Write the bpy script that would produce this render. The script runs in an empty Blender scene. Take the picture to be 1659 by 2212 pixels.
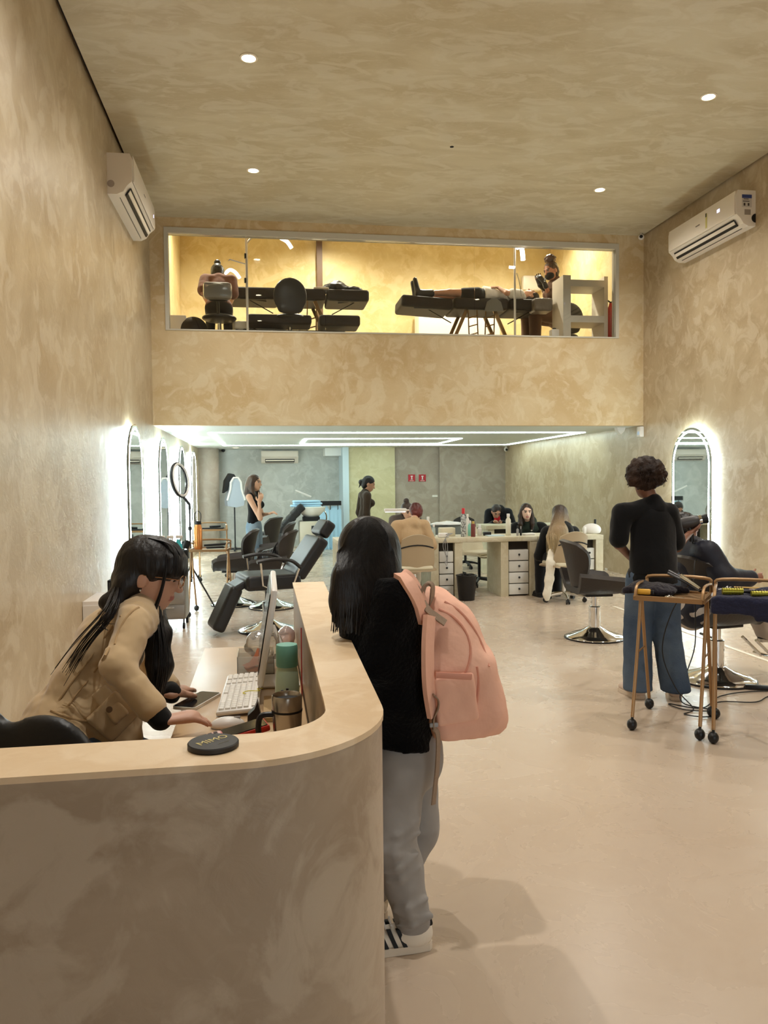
import bpy, bmesh, math, random
import numpy as np
from mathutils import Vector, Matrix, Quaternion, Euler
random.seed(7); RNG = np.random.default_rng(7)
SC = bpy.context.scene; COL = SC.collection
PI = math.pi

# ---------------------------------------------------------------- camera
IW, IH, FPX = 1659.0, 2212.0, 1671.5
YAW, PITCH, ROLL = 0.1503, 0.0387, -0.0105
CAM = np.array([0.0, 0.0, 1.5])
_f = np.array([math.sin(YAW)*math.cos(PITCH), math.cos(YAW)*math.cos(PITCH), -math.sin(PITCH)])
_r0 = np.array([math.cos(YAW), -math.sin(YAW), 0.0]); _u0 = np.cross(_r0, _f)
_r = _r0*math.cos(ROLL)+_u0*math.sin(ROLL); _u = -_r0*math.sin(ROLL)+_u0*math.cos(ROLL)
cd = bpy.data.cameras.new('camera'); cam = bpy.data.objects.new('camera', cd); COL.objects.link(cam)
cd.sensor_fit = 'HORIZONTAL'; cd.sensor_width = 36.0; cd.lens = FPX/IW*36.0; cd.clip_start = 0.05; cd.clip_end = 200
cam.matrix_world = Matrix(((_r[0], _u[0], -_f[0], CAM[0]), (_r[1], _u[1], -_f[1], CAM[1]), (_r[2], _u[2], -_f[2], CAM[2]), (0, 0, 0, 1)))
SC.camera = cam
def _ray(px, py): return _f+_r*(px-IW/2)/FPX-_u*(py-IH/2)/FPX
def at(px, py, Y):            # survey: point of the place seen at a pixel, at depth Y
    d = _ray(px, py); return CAM+d*Y/d[1]
def atz(px, py, z=0.0):       # ... on the level z
    d = _ray(px, py); return CAM+d*(z-1.5)/d[2]
def atx(px, py, X):
    d = _ray(px, py); return CAM+d*X/d[0]

# ---------------------------------------------------------------- world, exposure
w = bpy.data.worlds.new('world'); SC.world = w; w.use_nodes = True
bg = w.node_tree.nodes['Background']; bg.inputs[0].default_value = (0.92, 0.96, 1.0, 1); bg.inputs[1].default_value = 2.4
vs = SC.view_settings; vs.view_transform = 'Standard'; vs.look = 'None'; vs.gamma = 1.0; vs.use_curve_mapping = False
vs.exposure = 0.08
SC.cycles.max_bounces = 8; SC.cycles.diffuse_bounces = 5; SC.cycles.transparent_max_bounces = 12
SC.cycles.caustics_reflective = False; SC.cycles.caustics_refractive = False

# power of the lamps the place has
P_DOWN = 172.0      # recessed ceiling spots (W)
P_MEZZ = 290.0       # spots of the upstairs room
E_LED = 17.0        # cool led profiles
E_MIRROR = 64.0     # halo strips of the mirrors
WARM = (1.0, 0.96, 0.89)
WARM2 = (1.0, 0.94, 0.77)
COOL = (0.80, 1.0, 0.95)

# ---------------------------------------------------------------- helpers
def srgb(r, g, b):
    f = lambda c: (c/255/12.92 if c/255 <= .04045 else ((c/255+.055)/1.055)**2.4)
    return (f(r), f(g), f(b), 1.0)
MATS = {}
def mat(name, col, rough=0.5, metal=0.0, emit=None, es=0.0, bump=None, spec=0.5, var=None, coat=0.0, alpha=1.0, trans=0.0, ior=1.45, sheen=0.0):
    """col: srgb triple. bump=(scale,strength[,stretch xyz]); var=(scale, amount, second colour)"""
    if name in MATS: return MATS[name]
    m = bpy.data.materials.new(name); m.use_nodes = True; nt = m.node_tree; N = nt.nodes; L = nt.links
    b = N['Principled BSDF']; c = srgb(*col) if col[0] > 1 or len(col) == 3 else col
    b.inputs['Base Color'].default_value = c
    b.inputs['Roughness'].default_value = rough; b.inputs['Metallic'].default_value = metal
    b.inputs['Specular IOR Level'].default_value = spec; b.inputs['Coat Weight'].default_value = coat
    b.inputs['Alpha'].default_value = alpha; b.inputs['Transmission Weight'].default_value = trans; b.inputs['IOR'].default_value = ior
    b.inputs['Sheen Weight'].default_value = sheen
    if emit: b.inputs['Emission Color'].default_value = (*emit, 1); b.inputs['Emission Strength'].default_value = es
    if bump or var:
        tc = N.new('ShaderNodeTexCoord')
    if var:
        n = N.new('ShaderNodeTexNoise'); n.inputs['Scale'].default_value = var[0]; n.inputs['Detail'].default_value = 4
        L.new(tc.outputs['Object'], n.inputs['Vector'])
        mx = N.new('ShaderNodeMix'); mx.data_type = 'RGBA'
        mx.inputs[6].default_value = c; mx.inputs[7].default_value = srgb(*var[2])
        mr = N.new('ShaderNodeMapRange'); mr.inputs[1].default_value = .35; mr.inputs[2].default_value = .65; mr.inputs[4].default_value = var[1]
        L.new(n.outputs[0], mr.inputs[0]); L.new(mr.outputs[0], mx.inputs[0]); L.new(mx.outputs[2], b.inputs['Base Color'])
    if bump:
        n2 = N.new('ShaderNodeTexNoise'); n2.inputs['Scale'].default_value = bump[0]; n2.inputs['Detail'].default_value = 3
        if len(bump) > 2:
            mp = N.new('ShaderNodeMapping'); mp.inputs['Scale'].default_value = bump[2]
            L.new(tc.outputs['Object'], mp.inputs[0]); L.new(mp.outputs[0], n2.inputs['Vector'])
        else: L.new(tc.outputs['Object'], n2.inputs['Vector'])
        bp = N.new('ShaderNodeBump'); bp.inputs['Strength'].default_value = bump[1]; bp.inputs['Distance'].default_value = .01
        L.new(n2.outputs[0], bp.inputs['Height']); L.new(bp.outputs[0], b.inputs['Normal'])
    MATS[name] = m; return m
def plaster(name, c1, c2, c3, rough=.42, scale=1.0, bump=.12, stretch=(1, 1, 1), spec=.4, rv=1.0, soft=.0):
    """trowelled lime plaster: overlapping warped strokes of three close tones"""
    m = bpy.data.materials.new(name); m.use_nodes = True; nt = m.node_tree; N = nt.nodes; L = nt.links
    b = N['Principled BSDF']; b.inputs['Specular IOR Level'].default_value = spec
    tc = N.new('ShaderNodeTexCoord'); mp = N.new('ShaderNodeMapping'); mp.inputs['Scale'].default_value = stretch
    L.new(tc.outputs['Object'], mp.inputs[0])
    def noise(s, d, dist, off):
        n = N.new('ShaderNodeTexNoise'); n.inputs['Scale'].default_value = s*scale; n.inputs['Detail'].default_value = d
        n.inputs['Distortion'].default_value = dist; n.inputs['Roughness'].default_value = .55
        a = N.new('ShaderNodeVectorMath'); a.operation = 'ADD'; a.inputs[1].default_value = (off, off*1.7, off*.6)
        L.new(mp.outputs[0], a.inputs[0]); L.new(a.outputs[0], n.inputs['Vector']); return n
    def ramp(n, lo, hi):
        r = N.new('ShaderNodeMapRange'); r.inputs[1].default_value = lo; r.inputs[2].default_value = hi; r.clamp = True
        L.new(n.outputs[0], r.inputs[0]); return r
    def mix(f, a, c):
        x = N.new('ShaderNodeMix'); x.data_type = 'RGBA'; L.new(f.outputs[0], x.inputs[0])
        if isinstance(a, tuple): x.inputs[6].default_value = a
        else: L.new(a.outputs[2], x.inputs[6])
        if isinstance(c, tuple): x.inputs[7].default_value = c
        else: L.new(c.outputs[2], x.inputs[7])
        return x
    n1 = noise(1.3, 6, .9, 0); n2 = noise(3.6, 8, 1.3, 7.3); n3 = noise(10.0, 7, 1.8, 3.1)
    r1 = ramp(n1, .40-soft, .60+soft); r2 = ramp(n2, .49-soft, .59+soft); r3 = ramp(n3, .52-soft, .62+soft)
    half = lambda r, k: (lambda q: (setattr(q, 'operation', 'MULTIPLY'), q.inputs.__getitem__(1).__setattr__('default_value', k), L.new(r.outputs[0], q.inputs[0]), q)[-1])(N.new('ShaderNodeMath'))
    x1 = mix(r1, srgb(*c1), srgb(*c2)); x2 = mix(half(r2, .58), x1, srgb(*c3)); x3 = mix(half(r3, .42), x2, srgb(*c1))
    L.new(x3.outputs[2], b.inputs['Base Color'])
    rr = N.new('ShaderNodeMapRange'); rr.inputs[3].default_value = rough-.07*rv; rr.inputs[4].default_value = rough+.1*rv
    L.new(n2.outputs[0], rr.inputs[0]); L.new(rr.outputs[0], b.inputs['Roughness'])
    bp = N.new('ShaderNodeBump'); bp.inputs['Strength'].default_value = bump; bp.inputs['Distance'].default_value = .02
    L.new(n3.outputs[0], bp.inputs['Height']); L.new(bp.outputs[0], b.inputs['Normal'])
    MATS[name] = m; return m
def emission(name, col, s):
    if name in MATS: return MATS[name]
    m = bpy.data.materials.new(name); m.use_nodes = True; nt = m.node_tree; nt.nodes.clear()
    o = nt.nodes.new('ShaderNodeOutputMaterial'); e = nt.nodes.new('ShaderNodeEmission')
    e.inputs[0].default_value = (*col, 1); e.inputs[1].default_value = s; nt.links.new(e.outputs[0], o.inputs[0]); MATS[name] = m; return m
def glass(name, tint=(1, 1, 1), refl=1.0, rough=0.0, fog=0.0):
    """thin pane: clear transmission plus a fresnel reflection"""
    if name in MATS: return MATS[name]
    m = bpy.data.materials.new(name); m.use_nodes = True; nt = m.node_tree; N = nt.nodes; N.clear(); L = nt.links
    o = N.new('ShaderNodeOutputMaterial'); t = N.new('ShaderNodeBsdfTransparent'); t.inputs[0].default_value = (*tint, 1)
    g = N.new('ShaderNodeBsdfGlossy'); g.inputs['Roughness'].default_value = rough
    fr = N.new('ShaderNodeFresnel'); fr.inputs[0].default_value = 1.45
    mu = N.new('ShaderNodeMath'); mu.operation = 'MULTIPLY'; mu.inputs[1].default_value = refl; L.new(fr.outputs[0], mu.inputs[0])
    x = N.new('ShaderNodeMixShader'); L.new(mu.outputs[0], x.inputs[0]); L.new(t.outputs[0], x.inputs[1]); L.new(g.outputs[0], x.inputs[2])
    if fog:
        d = N.new('ShaderNodeBsdfDiffuse'); d.inputs[0].default_value = (*tint, 1); y = N.new('ShaderNodeMixShader'); y.inputs[0].default_value = fog
        L.new(x.outputs[0], y.inputs[1]); L.new(d.outputs[0], y.inputs[2]); x = y
    L.new(x.outputs[0], o.inputs[0]); MATS[name] = m; return m
def link_mesh(name, V, F, m, parent=None, smooth=None, loc=None):
    me = bpy.data.meshes.new(name); me.from_pydata([tuple(map(float, v)) for v in V], [], [tuple(map(int, f)) for f in F]); me.validate(); me.update()
    return link(name, me, m, parent, smooth, loc)
def link(name, me, m, parent=None, smooth=None, loc=None):
    if isinstance(m, str): m = MATS[m]
    if not isinstance(m, (list, tuple)): m = [m]
    for q in m: me.materials.append(MATS[q] if isinstance(q, str) else q)
    if smooth is not None:
        me.polygons.foreach_set('use_smooth', [True]*len(me.polygons))
        if smooth < 180: me.set_sharp_from_angle(angle=math.radians(smooth))
    o = bpy.data.objects.new(name, me); COL.objects.link(o)
    if parent is not None: o.parent = parent
    if loc is not None: o.location = loc
    return o
def tag(o, label=None, cat=None, group=None, kind=None):
    if label: o['label'] = label
    if cat: o['category'] = cat
    if group: o['group'] = group
    if kind: o['kind'] = kind
    return o
def thing(name, label, cat, loc=(0, 0, 0), rz=0.0, group=None):
    o = bpy.data.objects.new(name, None); COL.objects.link(o); o.empty_display_size = .1
    o.location = tuple(map(float, loc)); o.rotation_euler = (0, 0, rz); return tag(o, label, cat, group)
def copy_tree(o, parent=None):
    c = o.copy(); COL.objects.link(c); c.parent = parent
    for ch in list(o.children): copy_tree(ch, c)
    return c
def place(o, loc, rz, label=None, group=None):
    o.location = tuple(map(float, loc)); o.rotation_euler = (0, 0, rz); tag(o, label, None, group); return o
def frame_of(d):
    d = Vector(d).normalized(); a = Vector((0, 0, 1)) if abs(d.z) < .95 else Vector((1, 0, 0))
    x = d.cross(a).normalized(); return x, d.cross(x).normalized(), d
class MB:
    """collects shapes into ONE mesh"""
    def __init__(s): s.V = []; s.F = []
    def add(s, V, F):
        n = len(s.V); s.V += [tuple(v) for v in V]; s.F += [tuple(i+n for i in f) for f in F]; return s
    def box(s, c, d, rot=None, bev=0.0, seg=2):
        bm = bmesh.new(); bmesh.ops.create_cube(bm, size=1.0)
        for v in bm.verts: v.co = Vector((v.co.x*d[0], v.co.y*d[1], v.co.z*d[2]))
        if bev > 0: bmesh.ops.bevel(bm, geom=list(bm.edges), offset=min(bev, .49*min(d)), segments=seg, profile=.5, affect='EDGES')
        M = Matrix.Translation(Vector(c)) @ (rot.to_4x4() if rot is not None else Matrix.Identity(4))
        bm.verts.index_update(); s.add([M @ v.co for v in bm.verts], [[v.index for v in f.verts] for f in bm.faces]); bm.free(); return s
    def bb(s, a, b, bev=0.0, seg=2):        # box by two corners
        a = np.array(a, float); b = np.array(b, float); return s.box((a+b)/2, np.abs(b-a), bev=bev, seg=seg)
    def cyl(s, a, b, r1, r2=None, n=16, cap=True):
        r2 = r1 if r2 is None else r2; a = Vector(a); b = Vector(b); x, y, _ = frame_of(b-a); V = []
        for p, r in ((a, r1), (b, r2)):
            for i in range(n): t = 2*PI*i/n; V.append(p+x*math.cos(t)*r+y*math.sin(t)*r)
        F = [[i, (i+1) % n, n+(i+1) % n, n+i] for i in range(n)]
        if cap: F += [list(range(n))[::-1], list(range(n, 2*n))]
        return s.add(V, F)
    def tube(s, pts, r, n=8, closed=False, cap=True, flat=None):
        P = [Vector(p) for p in pts]; m = len(P); R = r if hasattr(r, '__len__') else [r]*m
        T = []
        for i in range(m):
            a = P[(i-1) % m] if (closed or i > 0) else P[i]; b = P[(i+1) % m] if (closed or i < m-1) else P[i]
            t = b-a; T.append(t.normalized() if t.length > 1e-9 else Vector((0, 0, 1)))
        x, y, _ = frame_of(T[0]); V = []
        for i in range(m):
            if i: 
                q = T[i-1].rotation_difference(T[i]); x = q @ x
            x = (x-T[i]*x.dot(T[i])).normalized(); y = T[i].cross(x)
            fx, fy = (1, 1) if flat is None else flat
            for k in range(n): t = 2*PI*k/n; V.append(P[i]+x*math.cos(t)*R[i]*fx+y*math.sin(t)*R[i]*fy)
        F = []
        for i in range(m if closed else m-1):
            j = (i+1) % m
            for k in range(n): F.append([i*n+k, i*n+(k+1) % n, j*n+(k+1) % n, j*n+k])
        if cap and not closed: F += [list(range(n))[::-1], list(range((m-1)*n, m*n))]
        return s.add(V, F)
    def lathe(s, prof, c=(0, 0, 0), n=24, axis=None, cap=True):
        """prof: (radius, height) pairs"""
        V = []; F = []; m = len(prof); c = Vector(c)
        x, y, z = (Vector((1, 0, 0)), Vector((0, 1, 0)), Vector((0, 0, 1))) if axis is None else frame_of(axis)
        for r, h in prof:
            for k in range(n): t = 2*PI*k/n; V.append(c+x*math.cos(t)*r+y*math.sin(t)*r+z*h)
        for i in range(m-1):
            for k in range(n): F.append([i*n+k, i*n+(k+1) % n, (i+1)*n+(k+1) % n, (i+1)*n+k])
        if cap:
            if prof[0][0] > 1e-5: F.append(list(range(n))[::-1])
            if prof[-1][0] > 1e-5: F.append(list(range((m-1)*n, m*n)))
        return s.add(V, F)
    def prism(s, poly, a, b, M=None):
        """poly: 2-d outline, extruded from a to b along z; M maps it into place"""
        n = len(poly); V = [Vector((p[0], p[1], a)) for p in poly]+[Vector((p[0], p[1], b)) for p in poly]
        if M is not None: V = [M @ v for v in V]
        F = [[i, (i+1) % n, n+(i+1) % n, n+i] for i in range(n)]+[list(range(n))[::-1], list(range(n, 2*n))]
        return s.add(V, F)
    def ball(s, c, r, n=12, m=8):
        rx, ry, rz = (r, r, r) if not hasattr(r, '__len__') else r; V = []; F = []
        for i in range(1, m):
            a = PI*i/m
            for k in range(n): t = 2*PI*k/n; V.append((c[0]+rx*math.sin(a)*math.cos(t), c[1]+ry*math.sin(a)*math.sin(t), c[2]-rz*math.cos(a)))
        V += [(c[0], c[1], c[2]-rz), (c[0], c[1], c[2]+rz)]; lo, hi = len(V)-2, len(V)-1
        for i in range(m-2):
            for k in range(n): F.append([i*n+k, i*n+(k+1) % n, (i+1)*n+(k+1) % n, (i+1)*n+k])
        for k in range(n): F.append([lo, (k+1) % n, k]); F.append([hi, (m-2)*n+k, (m-2)*n+(k+1) % n])
        return s.add(V, F)
    def grid(s, f, nu, nv, thick=0.0):
        """surface f(u,v) with u,v in 0..1, given a thickness along its normals"""
        P = [[Vector(f(i/nu, j/nv)) for j in range(nv+1)] for i in range(nu+1)]
        V = [p for row in P for p in row]; w_ = nv+1
        F = [[i*w_+j, (i+1)*w_+j, (i+1)*w_+j+1, i*w_+j+1] for i in range(nu) for j in range(nv)]
        if thick:
            Nn = []
            for i in range(nu+1):
                for j in range(nv+1):
                    du = P[min(i+1, nu)][j]-P[max(i-1, 0)][j]; dv = P[i][min(j+1, nv)]-P[i][max(j-1, 0)]
                    q = du.cross(dv); Nn.append(q.normalized() if q.length > 1e-9 else Vector((0, 0, 1)))
            n0 = len(V); V = V+[V[i]-Nn[i]*thick for i in range(n0)]
            F = F+[[n0+k for k in f_][::-1] for f_ in F]
            bd = [(i, 0) for i in range(nu)]+[(nu, j) for j in range(nv)]+[(i, nv) for i in range(nu, 0, -1)]+[(0, j) for j in range(nv, 0, -1)]
            id_ = [i*w_+j for i, j in bd]; q = len(id_)
            F += [[id_[(k+1) % q], id_[k], id_[k]+n0, id_[(k+1) % q]+n0] for k in range(q)]
        return s.add(V, F)
    def xf(s, M):
        s.V = [tuple(M @ Vector(v)) for v in s.V]; return s
    def build(s, name, m, parent=None, smooth=40, loc=None, kind=None):
        o = link_mesh(name, s.V, s.F, m, parent, smooth, loc)
        if kind: o['kind'] = kind
        return o
def arc(c, r, a0, a1, n, z=None):
    return [(c[0]+r*math.cos(a0+(a1-a0)*i/n), c[1]+r*math.sin(a0+(a1-a0)*i/n)) for i in range(n+1)]
def rrect(w_, h_, r, n=5):
    o = []
    for cx, cy, a in ((w_/2-r, h_/2-r, 0), (-w_/2+r, h_/2-r, PI/2), (-w_/2+r, -h_/2+r, PI), (w_/2-r, -h_/2+r, 3*PI/2)): o += arc((cx, cy), r, a, a+PI/2, n)
    return o
def spline(pts, n=6):
    P = [np.array(p, float) for p in pts]; out = []
    for i in range(len(P)-1):
        p0, p1, p2, p3 = P[max(i-1, 0)], P[i], P[i+1], P[min(i+2, len(P)-1)]
        for k in range(n):
            t = k/n; out.append(.5*((2*p1)+(-p0+p2)*t+(2*p0-5*p1+4*p2-p3)*t*t+(-p0+3*p1-3*p2+p3)*t**3))
    out.append(P[-1]); return out
def hit(obj, px, py, lift=0.0):
    """survey: point (and normal) where a line of sight meets the surface of a finished part, in world space"""
    from mathutils.bvhtree import BVHTree
    if obj.name not in _BVH:
        me = obj.data; M = Matrix.Identity(4); q = obj
        M = q.matrix_basis.copy()
        while q.parent is not None: q = q.parent; M = q.matrix_basis @ M
        _BVH[obj.name] = BVHTree.FromPolygons([M @ v.co for v in me.vertices], [p.vertices[:] for p in me.polygons])
    d = Vector(_ray(px, py)).normalized(); r = _BVH[obj.name].ray_cast(Vector(CAM), d)
    if r[0] is None: return None, None
    n = r[1] if r[1].dot(d) < 0 else -r[1]
    return np.array(r[0]+n*lift), np.array(n)
_BVH = {}
def hits(obj, pts, lift=0.0): return [h for h in (hit(obj, x, y, lift)[0] for x, y in pts) if h is not None]
def text_mesh(name, txt, size, m, parent, M, depth=.0006, space=1.0):
    cu = bpy.data.curves.new(name, 'FONT'); cu.body = txt; cu.size = size; cu.extrude = depth; cu.align_x = 'CENTER'; cu.align_y = 'CENTER'; cu.resolution_u = 2; cu.space_character = space
    t = bpy.data.objects.new(name, cu); COL.objects.link(t); dg = bpy.context.evaluated_depsgraph_get(); dg.update()
    me = bpy.data.meshes.new_from_object(t.evaluated_get(dg)); bpy.data.objects.remove(t); me.transform(M); me.materials.clear()
    return link(name, me, m, parent)
# ================================================================ the setting
XL, XR, YF, YB, ZC, ZL = -1.5, 5.56, 10.85, 18.5, 5.086, 2.3
YN = -3.2
plaster('plaster_wall', (188, 170, 140), (172, 151, 119), (204, 190, 165), rough=.33, spec=.5)
plaster('plaster_facade', (208, 186, 148), (196, 169, 126), (220, 204, 172), rough=.5)
plaster('plaster_ceiling', (202, 190, 162), (188, 173, 142), (212, 203, 181), rough=.5, stretch=(.7, 1.5, 1))
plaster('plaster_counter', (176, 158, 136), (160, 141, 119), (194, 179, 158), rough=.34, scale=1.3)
plaster('plaster_grey', (190, 192, 186), (176, 178, 172), (204, 206, 200), rough=.45)
plaster('plaster_yellow', (196, 188, 150), (186, 178, 138), (206, 200, 164), rough=.45)
plaster('plaster_taupe', (160, 148, 134), (150, 138, 124), (172, 162, 148), rough=.45)
plaster('plaster_upstairs', (218, 200, 152), (206, 184, 130), (228, 212, 170), rough=.5)
plaster('cement_floor', (190, 172, 152), (184, 164, 143), (195, 179, 160), rough=.27, scale=.8, bump=.012, spec=.35, rv=.25, soft=.16)
mat('low_ceiling_paint', (212, 216, 208), .55)
mat('shadow_gap', (36, 24, 14), .8)
mat('aluminium', (198, 192, 178), .4, .0)
mat('white_paint', (232, 232, 228), .5)
mat('dark_brown', (92, 66, 44), .5)
S = lambda o: tag(o, kind='structure')
def struct(name, a, b, m): return S(MB().bb(a, b).build(name, m, smooth=None))
struct('floor', (XL-.2, YN-.2, -.15), (XR+.2, YB+.2, 0), 'cement_floor')
struct('wall_left', (XL-.2, YN, 0), (XL, YB+.2, 6.2), 'plaster_wall')
struct('wall_right', (XR, YN, 0), (XR+.2, YB+.2, 6.2), 'plaster_wall')
struct('ceiling', (XL+.035, YN, ZC), (XR-.03, YF, ZC+.12), 'plaster_ceiling')
struct('trim_1', (XL, YN, ZC+.06), (XL+.035, YF, ZC+.12), 'shadow_gap')
struct('trim_2', (XR-.03, YN, ZC+.06), (XR, YF, ZC+.12), 'shadow_gap')
# street front behind the viewer: wall with a wide glazed opening
b = MB(); ox0, ox1, oz = .2, 4.6, 2.9
b.bb((XL, YN-.2, 0), (ox0, YN, ZC+.12)); b.bb((ox1, YN-.2, 0), (XR, YN, ZC+.12)); b.bb((ox0, YN-.2, oz), (ox1, YN, ZC+.12))
S(b.build('wall_front', 'plaster_wall', smooth=None))
wn = MB().bb((ox0, YN-.12, 0), (ox1, YN-.1, oz)).build('window_2', glass('shop_glass', (.95, .97, .96)), smooth=None); S(wn)
# facade of the upstairs room with its long window opening
wx0, wx1, wz0, wz1 = -1.31, 5.17, 3.58, 4.955
b = MB(); T = .14
b.bb((XL, YF, ZL), (XR, YF+T, wz0)); b.bb((XL, YF, wz1), (XR, YF+T, ZC+.9)); b.bb((XL, YF, wz0), (wx0, YF+T, wz1)); b.bb((wx1, YF, wz0), (XR, YF+T, wz1))
S(b.build('wall_facade', 'plaster_facade', smooth=None))
struct('ceiling_lower', (XL, YF+T, ZL+.0), (XR, YB+.1, ZL+.14), 'low_ceiling_paint')
struct('floor_upper', (XL, YF+T, 3.36), (XR, 14.4, 3.48), mat('upstairs_floor', (196, 180, 150), .35))
struct('wall_upper_back', (XL, 14.2, 3.48), (XR, 14.4, 6.1), 'plaster_upstairs')
struct('wall_upper_left', (XL, YF+T, 3.48), (XL+.06, 14.2, 6.1), 'plaster_upstairs')
struct('wall_upper_right', (XR-.16, YF+T, 3.48), (XR, 14.2, 6.1), 'plaster_upstairs')
struct('ceiling_upper', (XL, YF+T, 5.98), (XR, 14.2, 6.1), 'white_paint')
b = MB().bb((.96, 14.08, 3.48), (1.06, 14.2, 5.98)); S(b.build('trim_3', 'dark_brown', smooth=None))
# window: channel frame and three butted panes
win = thing('window_1', None, None); S(win)
b = MB(); fw_ = .05
b.bb((wx0, YF-.012, wz1-fw_*1.5), (wx1, YF+T-.02, wz1)); b.bb((wx0, YF-.012, wz0), (wx1, YF+T-.02, wz0+.018)); b.bb((wx0, YF-.012, wz0+.018), (wx0+fw_, YF+T-.02, wz1-fw_*1.5)); b.bb((wx1-fw_, YF-.012, wz0+.018), (wx1, YF+T-.02, wz1-fw_*1.5))
b.build('window_frame', 'aluminium', win, smooth=None)
pg = glass('pane_glass', (.985, .99, .97), 1.0)
for a_, c_ in ((wx0+fw_, .852), (.858, 2.998), (3.004, wx1-fw_)):
    MB().bb((a_, YF+.05, wz0+.018), (c_, YF+.06, wz1-fw_*1.5)).build('pane', pg, win, smooth=None)
# back of the lower room
struct('wall_back', (XL, YB, 0), (1.86, YB+.2, ZL), 'plaster_grey')
struct('wall_back_yellow', (1.86, 17.6, 0), (2.93, YB+.2, ZL), 'plaster_yellow')
struct('wall_back_right', (3.98, 17.6, 0), (XR, YB+.2, ZL), 'plaster_taupe')
dr = S(MB().bb((2.93, 17.68, 0), (3.98, 17.8, ZL)).build('door_1', 'plaster_taupe', smooth=None))
MB().box((3.88, 17.665, 1.16), (.13, .03, .055), bev=.008).build('handle', mat('white_plate', (214, 210, 200), .4), dr)
struct('trim_4', (1.72, 17.55, 0), (1.86, 18.5, ZL), mat('pale_blue_paint', (196, 214, 222), .5))
struct('trim_5', (1.35, 17.9, 2.12), (1.72, YB, ZL), 'white_paint')
S(MB().cyl((-1.36, 18.0, 0), (-1.36, 18.0, ZL), .3, n=40).build('column_back', 'plaster_taupe'))
struct('trim_6', (4.02, 5.2, 0), (4.06, 8.6, .004), mat('pale_strip', (232, 224, 206), .35))  # thin pale strip added along an unidentified line on the floor
S(MB().cyl((2.025, 8.236, ZC-.002), (2.025, 8.236, ZC+.004), .022, n=12).build('trim_7', mat('hole_black', (14, 10, 8), .9), smooth=None))

# ================================================================ lamps
lens_m = emission('spot_lens', (1.0, .86, .62), 30.0); ring_m = mat('spot_ring', (236, 226, 206), .4)
def spot(loc, label, power, group, size=150, real=True, col=WARM, r=.075):
    t = thing('ceiling_spotlight', label, 'light', loc, 0, group)
    MB().lathe([(r, 0), (r, -.008), (r*.8, -.012), (r*.72, -.004), (r*.72, 0)], n=24, cap=False).build('ring', ring_m, t)
    MB().lathe([(r*.72, -.003), (.001, -.004)], n=24, cap=False).build('lens', lens_m, t)
    ld = bpy.data.lights.new('spot_lamp', 'SPOT'); ld.energy = power; ld.color = col; ld.spot_size = math.radians(size); ld.spot_blend = .8; ld.shadow_soft_size = .05
    lo = bpy.data.objects.new('spot_lamp', ld); COL.objects.link(lo); lo.parent = t; lo.location = (0, 0, -.02)
    return t
GS = 'recessed spots of the tall hall ceiling'
spot((-.09, 6.75, ZC), 'round recessed ceiling spot, nearest on the left of the hall', P_DOWN, GS)
spot((-.09, 9.12, ZC), 'round recessed ceiling spot above the window wall, left one', P_DOWN, GS)
spot((4.16, 6.86, ZC), 'round recessed ceiling spot at the right edge of the picture', P_DOWN, GS)
spot((4.13, 9.19, ZC), 'round recessed ceiling spot near the right air conditioner', P_DOWN, GS)
for x, y, w_ in ((-.09, 4.4, 'above the far end of the reception counter'), (4.16, 4.4, 'above the gold carts on the right'), (-.09, 2.1, 'straight above the receptionist'), (4.16, 2.1, 'above the open floor at the lower right')):
    spot((x, y, ZC), 'round recessed ceiling spot '+w_, P_DOWN*1.25, GS)
# spots upstairs
for x, y, w_ in ((-.7, 12.4, 'above the left therapist'), (1.1, 13.2, 'above the folded coat'), (2.9, 12.6, 'above the lying client'), (4.6, 12.6, 'above the white shelf unit')):
    spot((x, y, 5.98), 'warm ceiling spot of the upstairs room '+w_, P_MEZZ, 'spots of the upstairs room', 160, col=WARM2)
# cool led profiles under the low ceiling
led_m = emission('led_cool', COOL, E_LED)
def led_loop(x0, x1, y0, y1, w_, label):
    b = MB(); z0, z1 = ZL-.013, ZL-.001
    for a, c in (((x0, y0), (x1, y0)), ((x0, y1), (x1, y1)), ((x0, y0), (x0, y1)), ((x1, y0), (x1, y1))):
        b.bb((min(a[0], c[0])-w_/2, min(a[1], c[1])-w_/2, z0), (max(a[0], c[0])+w_/2, max(a[1], c[1])+w_/2, z1))
    t = b.build('led_profile', led_m, smooth=None); tag(t, label, 'light'); return t
led_loop(-.85, 5.25, 12.35, 16.5, .07, 'large rectangular loop of cool white led line on the low ceiling')
led_loop(.72, 3.58, 14.05, 15.9, .06, 'smaller led rectangle inside the large ceiling led loop')
spot((-.66, 17.5, ZL), 'small round downlight in the low ceiling left of the back air conditioner', 20, 'downlights of the low ceiling', 150, col=(1, .95, .85))
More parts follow.
